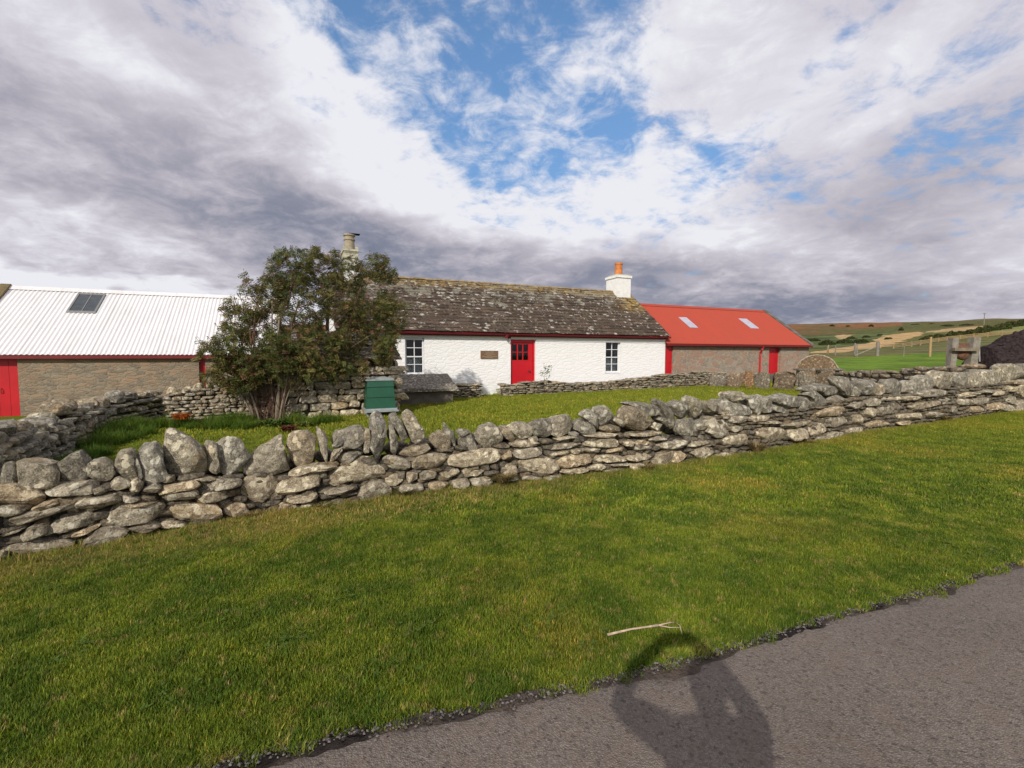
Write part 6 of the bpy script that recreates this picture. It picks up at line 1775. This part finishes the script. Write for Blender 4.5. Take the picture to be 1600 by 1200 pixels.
# ------------------------------------------------------------------ fallen stick
def build_stick():
    p = [ghit(x, y) + np.array([0, 0, h]) for x, y, h in ((949, 1004, .045), (985, 998, .055), (1015, 995, .06), (1028, 993, .06), (1045, 989, .06), (1055, 988, .06))]
    root = empty('fallen_stick', tuple(p[2]), 'pale forked dead stick lying on the grass by the road edge', 'stick')
    m = MB(); m.tube(p[:4], [.0075, .0055, .0058, .008], 8); m.tube(p[3:], [.0045, .003, .002], 6)
    q = [ghit(x, y) + np.array([0, 0, h]) for x, y, h in ((1028, 993, .06), (1045, 995, .055), (1064, 994, .05))]; m.tube(q, [.004, .003, .0015], 6)
    q = [ghit(x, y) + np.array([0, 0, h]) for x, y, h in ((1054, 988, .06), (1062, 996, .07), (1065, 1004, .05))]; m.tube(q, [.003, .002, .0015], 5)
    m.build('branch', MAT['stick'], root, smooth=True)
build_stick()

# ------------------------------------------------------------------ the photographer, behind the camera, whose shadow falls on the road
def build_person():
    V = []; R = []; E = []
    def add(p, r, par=None):
        V.append(p); R.append(r)
        if par is not None: E.append((par, len(V) - 1))
        return len(V) - 1
    cx, cy = .075, -.25
    pel = add((cx + .02, cy - .03, .92), .19); b1 = add((cx, cy - .03, 1.06), .185, pel); b2 = add((cx, cy - .02, 1.20), .19, b1); ch = add((cx, cy - .01, 1.31), .14, b2); nk = add((cx, cy + .0, 1.40), .058, ch)
    h1 = add((cx, cy + .015, 1.47), .075, nk); h2 = add((cx, cy + .02, 1.54), .088, h1); h3 = add((cx, cy + .005, 1.60), .062, h2)
    add((cx, cy + .105, 1.515), .014, h1)       # nose
    for s in (-1, 1):
        hip = add((cx + s * .09, cy - .03, .86), .10, pel); kn = add((cx + s * .11, cy + .0, .47), .062, hip); an = add((cx + s * .12, cy - .03, .09), .042, kn); add((cx + s * .135, cy + .15, .04), .036, an)
        sh = add((cx + s * .165, cy - .01, 1.325), .072, ch); 
        el = add((-.285, -.085, 1.345), .056, sh) if s < 0 else add((.315, -.17, 1.30), .060, sh)
        wr = add((-.205 if s < 0 else .185, -.075, 1.515), .036, el)
        pm = add((s * .115, -.050, 1.575), .034, wr)
        # four fingers curled behind and over the edge of the phone, thumb below
        for i in range(4):
            z = 1.560 + i * .018
            f1 = add((s * .102, -.040, z + .006), .0095, pm); f2 = add((s * .088, -.032, z + .008), .0088, f1); f3 = add((s * .070, -.030, z + .006), .0080, f2)
        t1 = add((s * .100, -.052, 1.545), .0115, pm); add((s * .072, -.048, 1.550), .0095, t1)
    me = bpy.data.meshes.new('person'); me.from_pydata([Vector(v) for v in V], E, []); o = bpy.data.objects.new('person', me); COL.objects.link(o)
    md = o.modifiers.new('skin', 'SKIN'); md.use_smooth_shade = True; 
    for i, r in enumerate(R): me.skin_vertices[0].data[i].radius = (r, r)
    for i in range(len(R)): me.skin_vertices[0].data[i].use_root = (i == 0)
    sd = o.modifiers.new('sub', 'SUBSURF'); sd.levels = 1; sd.render_levels = 2
    cl, t = M('dark_jacket_and_trousers'); z = t.xyz(t.pos())[2]; 
    c = t.mix(t.math('GREATER_THAN', z, .95), (.03, .035, .05), (.06, .08, .12)); c = t.mix(t.math('GREATER_THAN', z, 1.42), c, (.45, .28, .2)); t.out(c, .8)
    me.materials.append(cl)
    tag(o, 'person in dark jacket standing on the road holding a phone up with both hands', 'person')
    # hair cap
    m = MB(); n = 20; V = []
    for i in range(9):
        ph = i / 8 * 1.75
        for k in range(n):
            a = 6.283 * k / n; r = .105 + .004 * math.sin(5 * a + i); V.append((cx + r * math.sin(ph) * math.cos(a) * .92, cy - .012 + r * math.sin(ph) * math.sin(a) * .95, 1.535 + r * math.cos(ph) * 1.05))
    F = [(i * n + k, i * n + (k + 1) % n, (i + 1) * n + (k + 1) % n, (i + 1) * n + k) for i in range(8) for k in range(n) if not (i > 3 and math.sin(6.283 * (k + .5) / n) > .25)]
    m.add(V, F); h = m.build('hair', simple('brown_hair', (.05, .03, .02), .7), None, True); h.parent = o
    m = MB(); m.box(-.082, .082, -.026, -.017, 1.562, 1.638); tag(m.build('phone', simple('black_phone', (.02, .02, .02), .3), None), 'black phone held up sideways in both hands', 'phone')
build_person()

# ------------------------------------------------------------------ sky, sun, camera
def build_world():
    w = bpy.data.worlds.new('World'); SC.world = w; t = NT(w)
    AZ = math.atan2(-.3446, -.9656); EL = math.atan2(.5935, 1.0253)
    sky = t.n('ShaderNodeTexSky', sky_type='NISHITA', sun_disc=False, sun_elevation=EL, sun_rotation=AZ % (2 * math.pi), altitude=20, air_density=1.0, dust_density=.6, ozone_density=1.4)
    co = t.n('ShaderNodeTexCoord').outputs['Generated']
    d = t.vmath('NORMALIZE', co); x, y, z = t.xyz(d)
    zc = t.math('MAXIMUM', z, .0)
    inv = t.math('DIVIDE', 1.15, t.math('ADD', zc, .26))
    P = t.comb(t.math('MULTIPLY', x, inv), t.math('MULTIPLY', y, inv), 0.0)
    def blob(px, py, r, ry=None, rot=0.0):
        """soft spot in the direction of (px, py); elliptical about that direction"""
        c = ray(px, py); c = c / np.linalg.norm(c)
        e1 = np.cross(c, (0, 0, 1.0)); e1 /= np.linalg.norm(e1); e2 = np.cross(e1, c)
        if rot: a = math.radians(rot); e1, e2 = e1 * math.cos(a) + e2 * math.sin(a), -e1 * math.sin(a) + e2 * math.cos(a)
        ra = math.radians(r); rb = math.radians(ry or r)
        dw = DW
        u = t.math('MULTIPLY', t.vmath('DOT_PRODUCT', dw, tuple(e1)), 1 / math.sin(ra)); v = t.math('MULTIPLY', t.vmath('DOT_PRODUCT', dw, tuple(e2)), 1 / math.sin(rb))
        q = t.math('ADD', t.math('MULTIPLY', u, u), t.math('MULTIPLY', v, v))
        f = t.rng(q, 1.0, .0)
        return t.math('MULTIPLY', f, t.math('GREATER_THAN', t.vmath('DOT_PRODUCT', dw, tuple(c)), .3))
    wv = t.vmath('SUBTRACT', t.noise(P, 1.1, 4, .6, out=1), (.5, .5, .5))
    DW = t.vmath('ADD', d, t.vmath('SCALE', wv, .22))
    def add(*a):
        r = a[0]
        for b in a[1:]: r = t.math('ADD', r, b)
        return r
    def mul(a, k): return t.math('MULTIPLY', a, k)
    n1 = t.noise(P, .9, 9, .58, .35); n2 = t.noise(t.vmath('ADD', P, (3.1, 1.7, 4.0)), 3.2, 8, .60, .4); n3 = t.noise(P, 13.0, 6, .62, .4)
    # holes in the cloud
    hole = add(mul(blob(690, 80, 21, 9, -38), 1.15), mul(blob(580, 10, 12, 6, -20), .9), mul(blob(830, 130, 14, 16, 0), .75), mul(blob(740, 180, 9, 6, -40), .9), mul(blob(1000, 235, 14, 6, -35), .50), mul(blob(1110, 275, 9, 3.5, 30), .45), mul(blob(480, 130, 6, 2.5, 30), .45),
               mul(blob(900, 30, 14, 9, 0), .45), mul(blob(1270, 95, 5, 3, 50), .42), mul(blob(1520, 345, 10, 3, 10), .45), mul(blob(1120, 425, 6, 1.6, 5), .35), mul(blob(1590, 400, 7, 2.5, 10), .4), mul(blob(1400, 130, 8, 3, 0), .2))
    right = t.rng(x, .05, .5)           # broken altocumulus to the right
    n4 = t.noise(t.vmath('ADD', P, (7.7, 2.2, 1.0)), 6.5, 8, .66, .7)
    fleck = t.rng(z, .30, .12, 0, .16)                 # cloud closes up toward the horizon
    band = mul(blob(200, 250, 40, 17, -14), .22)
    dens = add(mul(n1, .9), mul(n2, 1.1), mul(n4, .7), mul(n3, .6), -.95, mul(hole, -.36), fleck, band)
    cov = t.rng(dens, .22, .66)
    wisp = mul(t.rng(add(mul(n4, .6), mul(n3, .35), mul(n2, .35)), .56, .82), .85)
    cov = t.math('MAXIMUM', cov, wisp)
    # darkness of the cloud undersides
    dark = add(mul(blob(180, 270, 34, 10, -14), .75), mul(blob(430, 330, 20, 7, -16), .65), mul(blob(150, 405, 22, 3.2, -9), .85), mul(blob(400, 425, 12, 3.0, -9), .8), mul(blob(640, 370, 20, 8, -8), .75), mul(blob(820, 430, 28, 6.5, -4), 1.05), mul(blob(1080, 460, 24, 6, -3), 1.25), mul(blob(1380, 480, 26, 4.5, 0), 1.3), mul(blob(640, 410, 20, 7, -4), .2),
               mul(blob(1290, 330, 16, 7, -15), .55), mul(blob(1450, 275, 16, 7, 18), .55), mul(blob(1480, 400, 16, 3.5, 3), .5), mul(blob(1050, 330, 10, 3, 0), .15), mul(blob(250, 110, 26, 14, -30), .34), mul(blob(1480, 110, 30, 18, 0), .42), mul(blob(0, 170, 18, 9, -10), .3))
    lite = add(mul(blob(600, 170, 15, 10, -35), .75), mul(blob(800, 270, 22, 9, -12), .85), mul(blob(540, 285, 8, 3, -10), .5), mul(blob(1000, 330, 16, 5, -10), .45), mul(blob(100, 370, 22, 3.2, -8), .75), mul(blob(100, 90, 15, 6, -30), .5), mul(blob(1060, 450, 6, 1.5, -15), .5), mul(blob(1230, 380, 12, 3, 0), .35), mul(blob(1250, 200, 20, 9, 10), .25), mul(blob(180, 440, 18, 1.3, -5), .9), mul(blob(40, 430, 8, 1.4, -5), .6), mul(blob(1500, 420, 12, 2, 0), .3), mul(blob(600, 200, 6, 5, 0), .2))
    tex = add(mul(n2, .85), mul(n3, .22), mul(n1, .40), mul(n4, .5), -.02)
    sh = add(mul(dark, .255), mul(lite, -.40), mul(t.math('SUBTRACT', .93, tex), 1.3), .16)
    edge = t.rng(dens, .45, .85)                      # thin edges are bright, thick cloud greyer
    sh = add(sh, mul(edge, .14), -.10)
    k = t.rng(sh, -.05, 1.02, 0, 1, False)
    ramp = t.n('ShaderNodeValToRGB'); t.put(ramp, 0, k); cr = ramp.color_ramp
    cr.elements[0].position = 0; cr.elements[0].color = (6.0, 6.0, 6.4, 1); cr.elements[1].position = 1; cr.elements[1].color = (1.0, 1.22, 1.75, 1)
    for p, c in ((.25, (4.6, 4.45, 4.95)), (.5, (3.3, 3.15, 3.6)), (.75, (1.85, 1.95, 2.5))):
        e = cr.elements.new(p); e.color = (*c, 1)
    cloud = ramp.outputs[0]
    skyc = t.mix(1.0, sky.outputs[0], t.mix(t.rng(z, .05, .6), (.50, .60, .72), (.92, 1.14, 1.28)), 'MULTIPLY')
    c = t.mix(cov, skyc, cloud)
    # behind and above the camera: bright broken cloud, as the sunlit half of the sky
    bg = t.n('ShaderNodeBackground', inp={'Color': c, 'Strength': .14})
    o = t.n('ShaderNodeOutputWorld'); t.nt.links.new(bg.outputs[0], o.inputs[0])
    ld = bpy.data.lights.new('sun', 'SUN'); ld.energy = SUNE; ld.angle = RAD(.53); ld.color = (1.0, .93, .83)
    lo = bpy.data.objects.new('sun', ld); COL.objects.link(lo)
    sd = Vector((-.3446, -.9656, .5935)).normalized(); lo.rotation_euler = sd.to_track_quat('Z', 'Y').to_euler(); lo.location = (-5, -12, 9)
SKM = .62; SUNE = 3.9
build_world()
cd = bpy.data.cameras.new('camera'); cam = bpy.data.objects.new('camera', cd); COL.objects.link(cam); SC.camera = cam
cd.sensor_fit = 'HORIZONTAL'; cd.sensor_width = 36.0; cd.lens = 36.0 * FPX / 1600.0; cd.clip_start = .02; cd.clip_end = 3000
cam.location = (0, 0, CAMZ); cam.rotation_euler = (math.pi / 2 - PITCH, 0, 0)
SC.view_settings.view_transform = 'Standard'; SC.view_settings.look = 'None'; SC.view_settings.exposure = 0; SC.view_settings.gamma = 1
SC.render.engine = 'CYCLES'; SC.cycles.max_bounces = 6; SC.cycles.transparent_max_bounces = 8
SC.render.resolution_x = 1024; SC.render.resolution_y = 768
